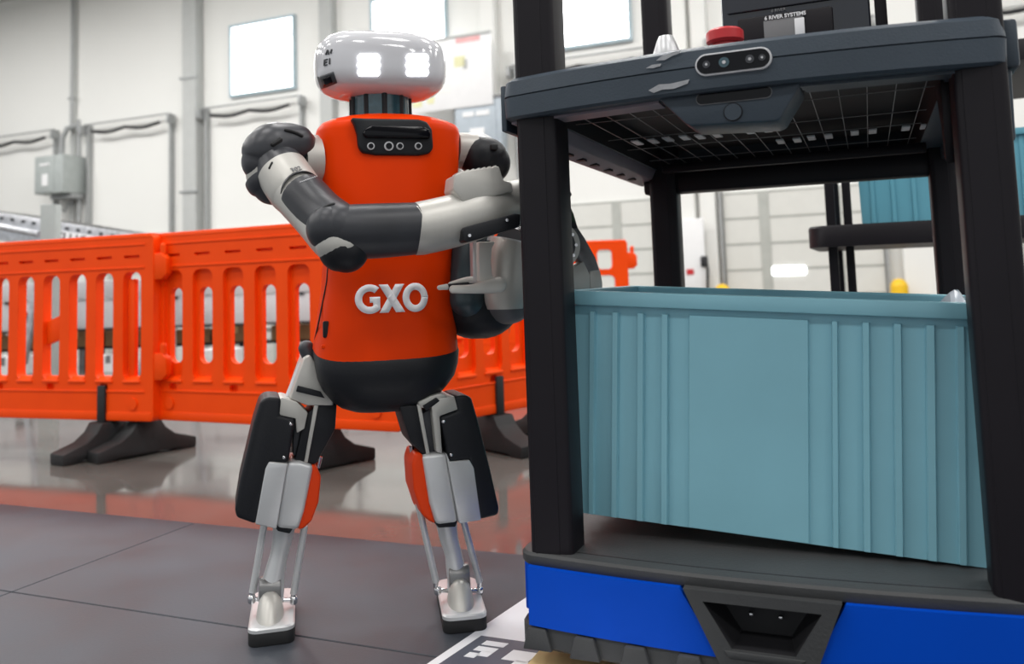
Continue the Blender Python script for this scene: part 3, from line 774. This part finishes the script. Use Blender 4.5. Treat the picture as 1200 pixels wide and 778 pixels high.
T([(566, 328, -.22, 5), (548, 328, -.22, 4), (528, 333, -.23, 3)], 'finger', 'finger', 16, r0=True, r1=True)
T([(548, 333, -.23, 2.6), (524, 336, -.235, 3.6)], 'finger_link', 'rblack', 14, r0=True)
T([(524, 336, -.235, 3.8), (515, 337, -.24, 3)], 'fingertip', 'finger', 14, r1=True)
T([(582, 333, -.20, 5), (608, 331, -.2, 5)], 'hand_axle', 'chrome', 16)

# legs
def leg(side):
    L = side < 0
    y0, y1 = (-.02, .13) if L else (-.13, .02)
    yr = y0
    if L:
        hip = [(357, 420), (364, 416), (374, 432), (386, 456), (392, 476), (360, 476), (340, 468), (351, 436)]
        band = [(349, 452), (376, 459), (381, 467), (347, 459)]
        rod = ((353, 425), (337, 467))
        thigh = [(374, 474), (396, 474), (394, 505), (371, 546), (352, 544), (346, 540), (358, 488)]
        edge = [(369, 474), (374, 474), (361, 543), (357, 543)]
        link = [(345, 478), (366, 487), (358, 540), (344, 536)]
        brk = [(326, 468), (331, 466), (348, 471), (361, 484), (357, 503), (348, 508), (346.5, 491), (328, 487), (325, 483)]
        shell = [(305, 470), (313, 465), (330, 466), (328, 487), (346.5, 491), (338, 543), (316, 541), (300, 615), (289, 611), (277, 607), (275.5, 598), (281, 564), (297, 496)]
        plate = [(315, 541), (338, 543), (336, 548), (324, 619.5), (299, 614), (311, 549)]
        drum = [(338, 541), (352, 541), (368, 546), (357, 600), (350, 622), (324, 619.5), (335, 548)]
        cap = [(366, 545), (372, 548), (377, 560), (374, 590), (366, 612), (355, 622), (349, 622), (358, 590)]
        foot = [(321, 618), (344, 622), (340, 628), (326, 625)]
        screws = ((341, 497), (333, 536)); pin = ((375, 535), (372, 548))
    else:
        hip = [(506, 464), (518, 461), (526, 464), (518, 478), (494, 479), (490, 472)]
        band = [(496, 476), (512, 466), (516, 470), (500, 482)]
        rod = None
        thigh = [(469, 476), (491, 476), (503, 534), (497, 535), (482, 518)]
        edge = [(490, 475), (494.5, 475), (505, 533), (501, 533)]
        link = [(496, 488), (512, 478), (523, 531), (505, 533)]
        brk = [(506, 474), (516, 467), (533, 464.5), (538, 480), (516, 488), (519, 532), (512, 530)]
        shell = [(533, 465), (546, 462.5), (553, 466), (560, 490), (574, 545), (585.5, 596), (584, 604), (563, 609), (550, 539), (527, 541), (516, 489), (537, 482)]
        plate = [(527, 541), (550, 539), (555, 548), (563.5, 609), (538, 613), (523, 531)]
        drum = [(495, 534), (523, 531), (538, 613), (512, 616), (504, 590)]
        cap = [(497, 533), (488, 531), (484, 545), (486, 575), (496, 605), (504, 612), (512, 616), (505, 590)]
        foot = [(512, 615), (539, 612), (536, 620), (516, 621)]
        screws = ((520, 494), (529, 533)); pin = ((482, 523), (486, 548))
    if L: T([(359, 408, y0 + .07, 9), (364, 417, y0 + .07, 10)], 'hip_joint', 'rdark', 18, r0=True, r1=True)
    h = PR(hip, y0 + .01, y1 + .02, 'hip_link', 'rgrey', .006, yref=yr)
    PR(band, y0 + .004, y0 + .03, 'hip_band', 'rblack', .002, h, yr)
    if rod: T([(rod[0][0], rod[0][1], y0 + .08, 3), (rod[1][0], rod[1][1], y0 + .08, 4)], 'hip_rod', 'white', 12)
    th = PR(thigh, y0 + .02, y1 - .01, 'thigh_link', 'rblack', .006, yref=yr)
    PR(edge, y0 + .014, y0 + .05, 'thigh_edge', 'rgrey', .001, th, yr)
    PR(link, y0 + .035, y1 - .02, 'knee_actuator', 'rdark', .004, yref=yr)
    b = PR(brk, y0 + .006, y1 - .01, 'knee_bracket', 'rgrey', .003, yref=yr)
    sh_ = PR(shell, y0, y1, 'leg_shell', 'rblack', .014, yref=yr, seg=4)
    for x, y in screws:
        q = RP(x, y, y0 + .0); MB().ball((q.x, y0 + .003, q.z), .0055, 12).build('screw', 'chrome', sh_)
    PR(plate, y0 - .004, y1 + .004, 'knee_plate', 'rsilver', .004, yref=yr, seg=3)
    dr = PR(drum, y0 + .004, y1 - .004, 'knee_drum', 'rsilver', .012, yref=yr, seg=4)
    PR(cap, y0 + .012, y1 - .012, 'knee_cap', 'capo', .012, yref=yr, seg=4)
    PR(foot, y0 + .02, y1 - .02, 'shin_socket', 'rblack', .003, yref=yr)
    T([(pin[0][0], pin[0][1], y0 + .07, 3), (pin[1][0], pin[1][1], y0 + .07, 3)], 'hinge_pin', 'chrome', 10)
    ym = (y0 + y1) / 2
    if L:
        shin = [(333, 616, ym, 12.5), (331, 632, ym, 11), (327, 650, ym, 10), (322, 672, ym, 11.5), (318.5, 690, ym, 13.5), (317, 703, ym, 14)]
        rods = (((310, 612), (296, 694)), ((357, 616), (344, 696)))
        balls = ((295, 702), (344, 703))
        toe = at_z(318, 757, 0); yaw = math.radians(-4)
    else:
        shin = [(523, 612, ym, 12.5), (526, 630, ym, 11), (531, 648, ym, 10), (534, 665, ym, 11.5), (537.5, 680, ym, 13.5), (538, 692, ym, 14)]
        rods = (((490, 590), (511, 682)), ((543, 610), (562, 682)))
        balls = ((513, 692), (562, 692))
        toe = at_z(546, 742, 0); yaw = math.radians(-9)
    T(shin, 'shin', 'rsilver', 20)
    for (a_, b_), (c_, d_) in rods:
        r_ = T([(a_, b_, ym, 4), (c_, d_, ym, 4)], 'push_rod', 'rsilver', 12)
        T([(c_, d_ - 2, ym, 3), (c_ - .5, d_ + 6, ym, 3)], 'rod_end', 'chrome', 10, r_)
    for bx, by in balls:
        T([(bx, by - 1, ym, 4.6), (bx, by + 1, ym, 4.6)], 'ball_joint', 'chrome', 14, r0=True, r1=True)
    T([(balls[0][0], balls[0][1], ym, 2.6), (balls[1][0], balls[1][1], ym, 2.6)], 'ankle_axle', 'chrome', 12)
    # foot: plate, sole and ankle housing in the foot's own axes
    tl_ = ROB.loc(toe); mt = Matrix.Translation((tl_.x, tl_.y, 0)) @ Matrix.Rotation(yaw, 4, 'Z')
    W2, LN = .058, .29
    f = MB().prism(rrect(-W2, W2, 0, LN, .024, 5), 0, .034, axis='z', bev=.004); bmesh.ops.transform(f.bm, matrix=mt, verts=f.bm.verts); ft = f.build('sole', 'sole', robot)
    f = MB()
    f.loft([[(x, y, z) for x, y in rrect(-W2 + i, W2 - i, i, LN - i, .026, 5)] for i, z in ((.0, .033), (.0, .041), (.004, .045), (.014, .047))])
    bmesh.ops.transform(f.bm, matrix=mt, verts=f.bm.verts); f.build('foot_plate', 'rsilver', robot, ang=.4)
    q = RP(317 if L else 538, 700 if L else 690, ym); 
    # ankle housing: sloping half-cylinder in front of the shin
    fq = mt.inverted() @ q
    f = MB()
    f.loft([sring(fq.x, fq.y - o_, z, a_, b_, 2.3, 28) for o_, z, a_, b_ in ((.034, .044, .036, .085), (.034, .055, .034, .078), (.034, .072, .031, .062), (.034, .088, .026, .045), (.034, .099, .018, .03), (.034, .104, .008, .014))])
    bmesh.ops.transform(f.bm, matrix=mt, verts=f.bm.verts); f.build('ankle_housing', 'rgrey', robot, ang=.8)
    f = MB()
    f.prism(rrect(fq.y - .036, fq.y + .03, .05, .134, .030, 6), fq.x - .028, fq.x + .028, axis='x', bev=.004)
    bmesh.ops.transform(f.bm, matrix=mt, verts=f.bm.verts); f.build('ankle_fork', 'forkmetal', robot)
leg(-1); leg(1)

# ------------------------------------------------------------------ orange barriers
BZ0, BZ1 = .195, 1.24
def barrier(p0, p1, label, style, feet, end_clip=True, start_clip=True):
    p0, p1 = Vector((*p0, 0)), Vector((*p1, 0)); d = p1 - p0; Ln = d.length; yaw = math.atan2(d.y, d.x)
    o = empty('barrier_panel', loc=p0, rz=yaw); tag(o, label, 'barrier', 'orange plastic barrier panels')
    fr = Frame(p0.x, p0.y, yaw)
    n = max(3, int(round((Ln - .12) / .205))); pitch = (Ln - .10) / n
    hb = .073 if style == 'recess' else .064
    outer = rrect(0, Ln, BZ0, BZ1, .03, 3)
    big = [rrect(.05 + pitch * (i + .5) - hb, .05 + pitch * (i + .5) + hb, .42, 1.03, .045, 5) for i in range(n)]
    small = [rrect(.05 + pitch * (i + .5) - .048, .05 + pitch * (i + .5) + .048, .51, .93, .04, 5) for i in range(n)]
    dash = [rrect(.05 + pitch * (i + .5) - .06, .05 + pitch * (i + .5) + .055, 1.108, 1.124, .006, 2) for i in range(n)]
    lowp = [rrect(.05 + pitch * (i + .5) - .03, .05 + pitch * (i + .5) + .03, .36, .4, .015, 3) for i in range(0, n, 2)]
    if style == 'endframe':
        big = big[:-1] + [rrect(Ln - .36, Ln - .12, .42, .93, .05, 5), rrect(Ln - .275, Ln - .14, .985, 1.16, .035, 4)]; dash = dash[:-2]
    body = MB().holes(outer, (small if style == 'recess' else big), -.004, .03)
    b = body.build('panel_body', 'orange', o, smooth=False)
    MB().holes(outer, big + dash + lowp, -.032, -.004).build('panel_face', 'orange', o, smooth=False)
    # top roll and bottom lip
    MB().prism([(-.036, BZ1 - .02), (-.03, BZ1 + .006), (.028, BZ1 + .006), (.034, BZ1 - .02)], .012, Ln - .012, axis='x', bev=.006).build('top_rail', 'orange', o)
    MB().prism([(-.036, BZ0), (-.036, BZ0 + .05), (.034, BZ0 + .05), (.034, BZ0)], .012, Ln - .012, axis='x', bev=.006).build('bottom_rail', 'orange', o)
    for z in ((1.035, 1.165, .34) if style != 'endframe' else (.34,)):
        MB().box((.06, -.037, z + .012), (Ln - .06, -.03, z + .024), .002, 1).build('moulded_rib', 'orange', o)
    for i in range(n):                       # scooped sills at the foot of every slot
        x = .05 + pitch * (i + .5)
        MB().prism([(-.04, .405), (-.04, .418), (-.004, .44), (.03, .44), (.03, .405)], x - hb + .002, x + hb - .002, axis='x', bev=.004).build('slot_sill', 'orange', o)
        if style == 'open' and i in (n - 1, n - 4):
            if i == n - 1: MB().box((x - .055, -.006, .43), (x - .005, .028, .99), .008).build('slot_web', 'orange', o)
            else: MB().prism([(x - .06, .62), (x + .06, .66), (x + .06, .80), (x - .06, .76)], -.008, .028, bev=.006).build('slot_web', 'orange', o)
    if end_clip:
        for z in (.98, .42):
            c = MB().prism([(Ln - .04, z), (Ln + .05, z), (Ln + .085, z + .03), (Ln + .085, z + .12), (Ln + .05, z + .15), (Ln - .04, z + .15)], -.028, .022, bev=.008).build('hook', 'orange', o)
            MB().tube([(Ln + .045, -.003, z + .145), (Ln + .045, -.003, z + .19)], .018, 12, round1=True).build('hook_pin', 'orange', c)
    for x in (.14, Ln - .14):
        MB().tube([(x, -.033, .29), (x, -.04, .29)], .032, 18).build('boss', 'orange', o)
    for (fx, fyaw, stem, sc_) in feet:
        f = MB().prism([(-.29, 0), (-.29, .06), (-.16, .10), (-.1, .145), (-.07, .195), (.07, .195), (.1, .145), (.16, .10), (.29, .06), (.29, 0), (.2, 0), (.18, .012), (-.18, .012), (-.2, 0)], -.068, .068, axis='x', bev=.008)
        bmesh.ops.rotate(f.bm, verts=f.bm.verts, cent=(0, 0, 0), matrix=Matrix.Rotation(fyaw, 3, 'Z'))
        ft = f.build('foot', 'rubber', o, loc=(fx, 0, FL))
        if stem: MB().box((-.028, -.05, .18), (.028, -.03, .40), .006).build('foot_stem', 'rubber', ft)
    return o
pA, pB, pC, pD = (-3.62, 5.40), (-2.0, 4.85), (-.56, 4.22), (.36, 5.28)
barrier(pA, (pB[0] - .02, pB[1] - .01), 'orange barrier panel standing below the grey wall box, next to the conveyor post', 'open', [(1.34, math.radians(-14), True, 1)])
barrier((pB[0] - .06, pB[1] + .075), pC, 'orange barrier panel with recessed slots, directly behind the robot', 'recess', [(-.10, math.radians(-14), False, 1), (1.16, math.radians(-18), False, 1)])
barrier((pC[0] + .03, pC[1] + .06), pD, 'orange barrier panel angled back between the robot and the cart upright', 'recess', [(.60, math.radians(-8), True, 1), (1.05, math.radians(-8), False, 1)], end_clip=False)
e0 = at_y(735, 300, 7.75)
barrier((e0.x - 1.7, 7.75), (e0.x, 7.75), 'far orange barrier panel whose hooked end shows above the blue tote', 'endframe', [(.7, 0, False, 1)])

# ------------------------------------------------------------------ second cart beyond, with totes
F2 = Frame(1.44, 3.85, HALL)
c2 = empty('shelf_cart', F2); tag(c2, 'black shelf cart standing behind the near cart, loaded with teal totes', 'cart')
def slab2(z0, z1, name, mt='cpost', y0=-.10):
    pts = rrect(-.10, 1.25, y0, .85, .09, 5)
    m = MB(); m.loft([[(x, y, z0) for x, y in pts], [(x, y, z1 - .01) for x, y in pts], [(x * .99 + .005, y * .99 + .005, z1) for x, y in pts]]); return m.build(name, mt, c2)
slab2(1.005, 1.10, 'shelf'); slab2(1.74, 1.83, 'shelf'); slab2(.16, .26, 'base')
for x, yy in ((0, -.02), (1.15, -.02), (.0, .75), (1.15, .75)):
    MB().box((x - .02, yy - .02, .05), (x + .02, yy + .02, 2.1), .004).build('upright', 'cpost', c2)
MB().box((.052, -.0, .05), (.088, .04, 2.1), .004).build('upright', 'cpost', c2)
for x in (.1, 1.05):
    for yy in (.05, .7):
        MB().tube([(x - .02, yy, .08 + FL), (x + .02, yy, .08 + FL)], .08, 18).build('wheel', 'rubber', c2)
def small_tote(loc, lx, ly, h, label, mt='tote2'):
    o = empty('storage_tote', loc=loc, rz=HALL); tag(o, label, 'tote')
    tote_shell(0, lx, 0, ly, 0, h, .006, .008).build('body', mt, o)
    m = MB(); rim(m, 0, lx, 0, ly, h - .03, h, .018); m.build('rim', mt, o)
    for k in range(int(lx / .085)):
        x = .05 + k * .085; MB().box((x, -.004, .006), (x + .018, .012, h - .032), .002, 1).build('rib', mt, o)
    return o
def f2(x, y, z): return F2.o + F2.ex * x + F2.ey * y + Vector((0, 0, z))
small_tote(f2(.12, .05, 1.10), 1.0, .6, .38, 'teal tote resting on the shelf of the cart behind')
small_tote(f2(.70, .05, .26), .50, .6, .55, 'teal tote resting on the base of the cart behind, below its shelf')

# ------------------------------------------------------------------ conveyor and stored things behind the barriers
cv = empty('conveyor', loc=(-7.6, 10.6, 0), rz=math.radians(0)); tag(cv, 'pale steel conveyor line running behind the orange barriers', 'conveyor')
MB().box((0, 0, .86), (8.2, .06, 1.09), .01).build('side_rail', 'convwhite', cv)
MB().box((0, .02, .50), (8.2, .10, .855), .01).build('lower_rail', 'convwhite', cv)
MB().box((0, .0, .475), (8.2, .12, .50), .004).build('rail_edge', 'blackcable', cv)
MB().box((0, .06, .98), (8.2, .9, 1.0)).build('belt', 'convsteel', cv)
for k in range(16):
    x = .25 + k * .52
    MB().box((x, -.012, .83), (x + .06, .01, .86), .002, 1).build('bracket', 'blackcable', cv)
for k in range(6):
    x = .3 + k * 1.5
    MB().box((x, .04, FL), (x + .07, .11, .48), .006).build('leg', 'convwhite', cv)
    MB().box((x, .8, FL), (x + .07, .87, .99), .006).build('leg', 'convwhite', cv)
# sloping roller section
rs = empty('roller_conveyor', loc=at_y(-40, 243, 9.5)); tag(rs, 'raised steel roller conveyor sloping down past the grey post', 'conveyor')
q0, q1 = at_y(-40, 243, 9.5), at_y(215, 283, 8.7); dd = q1 - q0; Ln = dd.length
rs.rotation_mode = 'QUATERNION'; rs.rotation_quaternion = Vector((1, 0, 0)).rotation_difference(dd.normalized())
MB().box((0, 0, -.30), (Ln, .03, 0), .006).build('side_plate', 'convsteel', rs)
MB().box((0, .8, -.30), (Ln, .83, 0), .006).build('side_plate', 'convsteel', rs)
for k in range(int(Ln / .15)):
    MB().tube([(.08 + k * .15, .03, -.03), (.08 + k * .15, .8, -.03)], .035, 10).build('roller', 'chrome', rs)
    MB().box((.06 + k * .15, -.008, -.07), (.10 + k * .15, .002, -.04)).build('roller_bracket', 'inkdark', rs)
MB().tube([(0, -.03, -.14), (Ln * .38, -.03, -.16)], .035, 10).build('air_pipe', 'convsteel', rs)
pl = MB().box((Ln * .42, -.02, -.26), (Ln * .9, 0, -.09), .003).build('sign_plate', 'sheet', rs)
text_mesh('FLUCAT', .17, 'inkdark', pl, 'sign_lettering', Matrix.Translation((Ln * .42 + .42, -.0215, -.17)) @ XZ, .002)
for x in (.35, Ln - .3):
    MB().box((x, .02, -1.75 if x < 1 else -1.45), (x + .07, .08, -.28), .004).build('leg', 'convsteel', rs)
    MB().box((x, .76, -1.75 if x < 1 else -1.45), (x + .07, .82, -.28), .004).build('leg', 'convsteel', rs)
pp = at_y(60, 240, 8.4)
po = MB().box((-.075, -.06, 0), (.075, .06, pp.z - FL), .008).build('steel_post', 'greybox'); po.location = (pp.x, 8.4, FL)
tag(po, 'grey square steel post rising behind the orange barrier', 'post')
MB().box((-.1, -.09, 0), (.1, .09, .02)).build('base_plate', 'greybox', po)
# cartons and bins under the conveyor
def carton(x, y, w, d, h, label, mt='cardboard', grp='cartons stored beneath the conveyor', nm='carton', cat='carton'):
    o = empty(nm, loc=(x, y, FL)); tag(o, label, cat, grp)
    MB().box((0, 0, 0), (w, d, h), .006, 1).build('box_body', mt, o)
    MB().box((w / 2 - .03, -.002, h * .55), (w / 2 + .03, d + .002, h + .002), .001, 1).build('packing_tape' if mt == 'cardboard' else 'handle_recess', 'beige' if mt == 'cardboard' else 'inkgrey', o)
    if h > .3: MB().box((w * .12, -.004, h * .25), (w * .4, .001, h * .7)).build('box_label', 'paper', o)
    return o
sh3 = empty('storage_shelf', loc=(-7.4, 10.85, FL)); tag(sh3, 'low dark shelf carrying cartons under the conveyor line', 'shelf')
MB().box((0, 0, .24), (7.8, .45, .27), .004).build('shelf_board', 'cpost', sh3)
for x in (0, 1.95, 3.9, 5.8, 7.74):
    for yy in (0, .4): MB().box((x, yy, 0), (x + .05, yy + .05, .24), .003).build('leg', 'cpost', sh3)
for i in range(11):
    wv = (.62, .5, .66, .56)[i % 4]
    c_ = carton(-7.3 + i * .7, 10.88, wv, .38, (.19, .17, .20)[i % 3], 'brown taped carton in the row on the low shelf under the conveyor', grp='cartons on the low shelf')
    c_.location.z = FL + .27
for x, nm, h in ((-6.3, 0, .22), (-5.05, 1, .2), (-3.75, 2, .23)):
    carton(x, 10.2, .42, .3, h, 'white storage bin on the floor under the conveyor', 'paper', 'white bins under the conveyor', 'storage_bin', 'bin')
ig = at_y(27, 373, 10.55)
st_ = empty('stop_switch', loc=(ig.x, 10.55, ig.z)); tag(st_, 'small black switch box with red button on the conveyor rail', 'switch')
MB().box((-.05, -.05, -.09), (.05, .04, .03), .006).build('switch_box', 'blackcable', st_)
MB().box((-.045, -.05, .03), (.045, .035, .075), .01).build('red_button', 'estop', st_)
for x in (-1.75, -1.35):
    o = empty('rubber_bin', loc=(x, 8.9, FL)); tag(o, 'black rubber bin on the floor behind the barrier', 'bin', 'black bins behind the barrier')
    MB().loft([[(a_, b_, z) for a_, b_ in rrect(-s, s, -s, s, .03, 3)] for s, z in ((.12, 0), (.15, .40), (.14, .40), (.11, .02))]).build('bin_body', 'rubber', o)
    MB().box((-.16, -.16, .39), (.16, -.14, .42), .004).build('bin_rim', 'rubber', o)

# wall-mounted things
def wall_thing(name, s, z0, label, cat):
    o = empty(name, loc=WALL.o + WALL.ex * s + Vector((0, 0, z0)), rz=HALL); return tag(o, label, cat)
g = wall_thing('control_box', -3.45, 3.55, 'grey metal control box with conduits hung on the wall between two dock doors', 'control box')
MB().box((-.55, -.75, 0), (.45, -.05, .98), .02).build('box_body', 'greybox', g)
MB().box((-.53, -.77, .03), (.15, -.74, .95), .01).build('box_door', 'greybox', g)
MB().box((-.25, -.785, .2), (-.05, -.765, .5)).build('door_label', 'paper', g)
MB().box((-.35, -.785, .72), (.0, -.765, .78)).build('door_label', 'paper', g)
MB().tube([(-.15, -.3, .98), (-.12, -.3, 1.5), (-.0, -.25, 1.75), (.35, -.2, 1.8)], .07, 10).build('conduit', 'steel', g)
MB().tube([(.0, -.12, 1.75), (.0, -.12, 5.6)], .05, 10).build('conduit', 'steel', g)
MB().box((-.3, -.5, -.12), (.5, -.1, -.02), .01).build('box_bracket', 'steel', g)
MB().tube([(.35, -.2, 1.95), (.4, -.2, -1.6)], .05, 10).build('conduit', 'steel', g)
MB().tube([(-.3, -.3, 0), (-.2, -.3, -.3), (0, -.3, -.45), (.1, -.3, -.3)], .03, 8).build('flex_hose', 'steel', g)
g = wall_thing('control_cabinet', 8.55, 3.5, 'blue-grey control cabinet on the wall above the robot shoulder', 'control cabinet')
cabm = mat('cabinet_grey', srgb(170, 180, 188), .45)
MB().box((-.55, -.55, 0), (.50, -.26, 1.15), .02).build('box_body', cabm, g)
MB().box((-.52, -.57, .03), (.38, -.545, 1.05), .01).build('box_door', cabm, g)
MB().box((-.2, -.585, .25), (.12, -.565, .55)).build('door_label', 'paper', g)
MB().box((-.35, -.585, .8), (-.1, -.565, .9)).build('door_label', 'paper', g)
MB().box((-.05, -.585, .8), (.25, -.565, .9)).build('door_label', 'paper', g)
MB().box((-.6, -.57, 1.13), (.52, -.24, 1.19), .01).build('box_lid', 'inkgrey', g)
MB().tube([(-.75, -.1, -1), (-.75, -.1, 1.6)], .04, 8).build('conduit', 'steel', g)
b = wall_thing('wall_banner', 7.95, 4.5, 'pale safety banner with faint print hanging on the wall beside the robot head', 'banner')
MB().box((-1.0, -.60, 0), (.95, -.58, 1.5), .004).build('banner_sheet', 'paper', b)
MB().box((-1.0, -.62, 1.47), (.95, -.56, 1.53), .006).build('banner_pole', 'column', b)
for x, z, w, h, mt in ((.15, 1.36, .55, .1, 'inkred'), (.1, .86, .25, .22, 'inkyellow'), (-.9, .12, .22, .22, 'inkyellow'), (-.55, .16, .16, .16, 'inkyellow'), (.30, .8, .1, .2, 'column'), (-.75, .7, .6, .5, 'wall'), (-.4, .35, .4, .18, 'wall')):
    MB().box((x, -.606, z), (x + w, -.602, z + h)).build('printed_patch', mt, b)
# yellow bollards by the dock doors on the right
for s, lab in ((13.25, 'yellow dock bollard beside the pale wall column'), (16.15, 'yellow dock bollard at the far edge of the sectional door')):
    o = empty('bollard', loc=WALL.o + WALL.ex * s - WALL.ey * .55 + Vector((0, 0, FL)), rz=HALL); tag(o, lab, 'bollard', 'yellow bollards by the dock doors')
    MB().tube([(0, 0, 0), (0, 0, .6)], .14, 18, round1=True).build('bollard_tube', 'yellow', o)
    MB().box((-.2, -.2, 0), (.2, .2, .03), .005).build('base_plate', 'yellow', o)
p = wall_thing('fire_point', 12.75, .2, 'pale equipment board with red label on the column by the dock door', 'equipment board')
MB().box((-.25, -.42, .2), (.2, -.34, 1.75), .02).build('board', 'paper', p)
MB().box((-.15, -.432, .72), (-.02, -.418, .82)).build('red_label', 'estop', p)
MB().tube([(.22, -.45, 1.0), (.25, -.5, .8), (.22, -.5, .3), (.15, -.45, .15)], .025, 8).build('hose', 'blackcable', p)
MB().box((.12, -.46, .85), (.24, -.36, 1.05), .02).build('hose_reel', 'blackcable', p)
# beige board on the floor beneath the cart
q = CART.loc(at_z(626, 776, 0))
bb = empty('wooden_board', CART); tag(bb, 'beige board lying on the floor under the cart front', 'board')
MB().box((-.05, -.055, .002), (.9, .06, .018), .003).build('board', 'beige', bb)
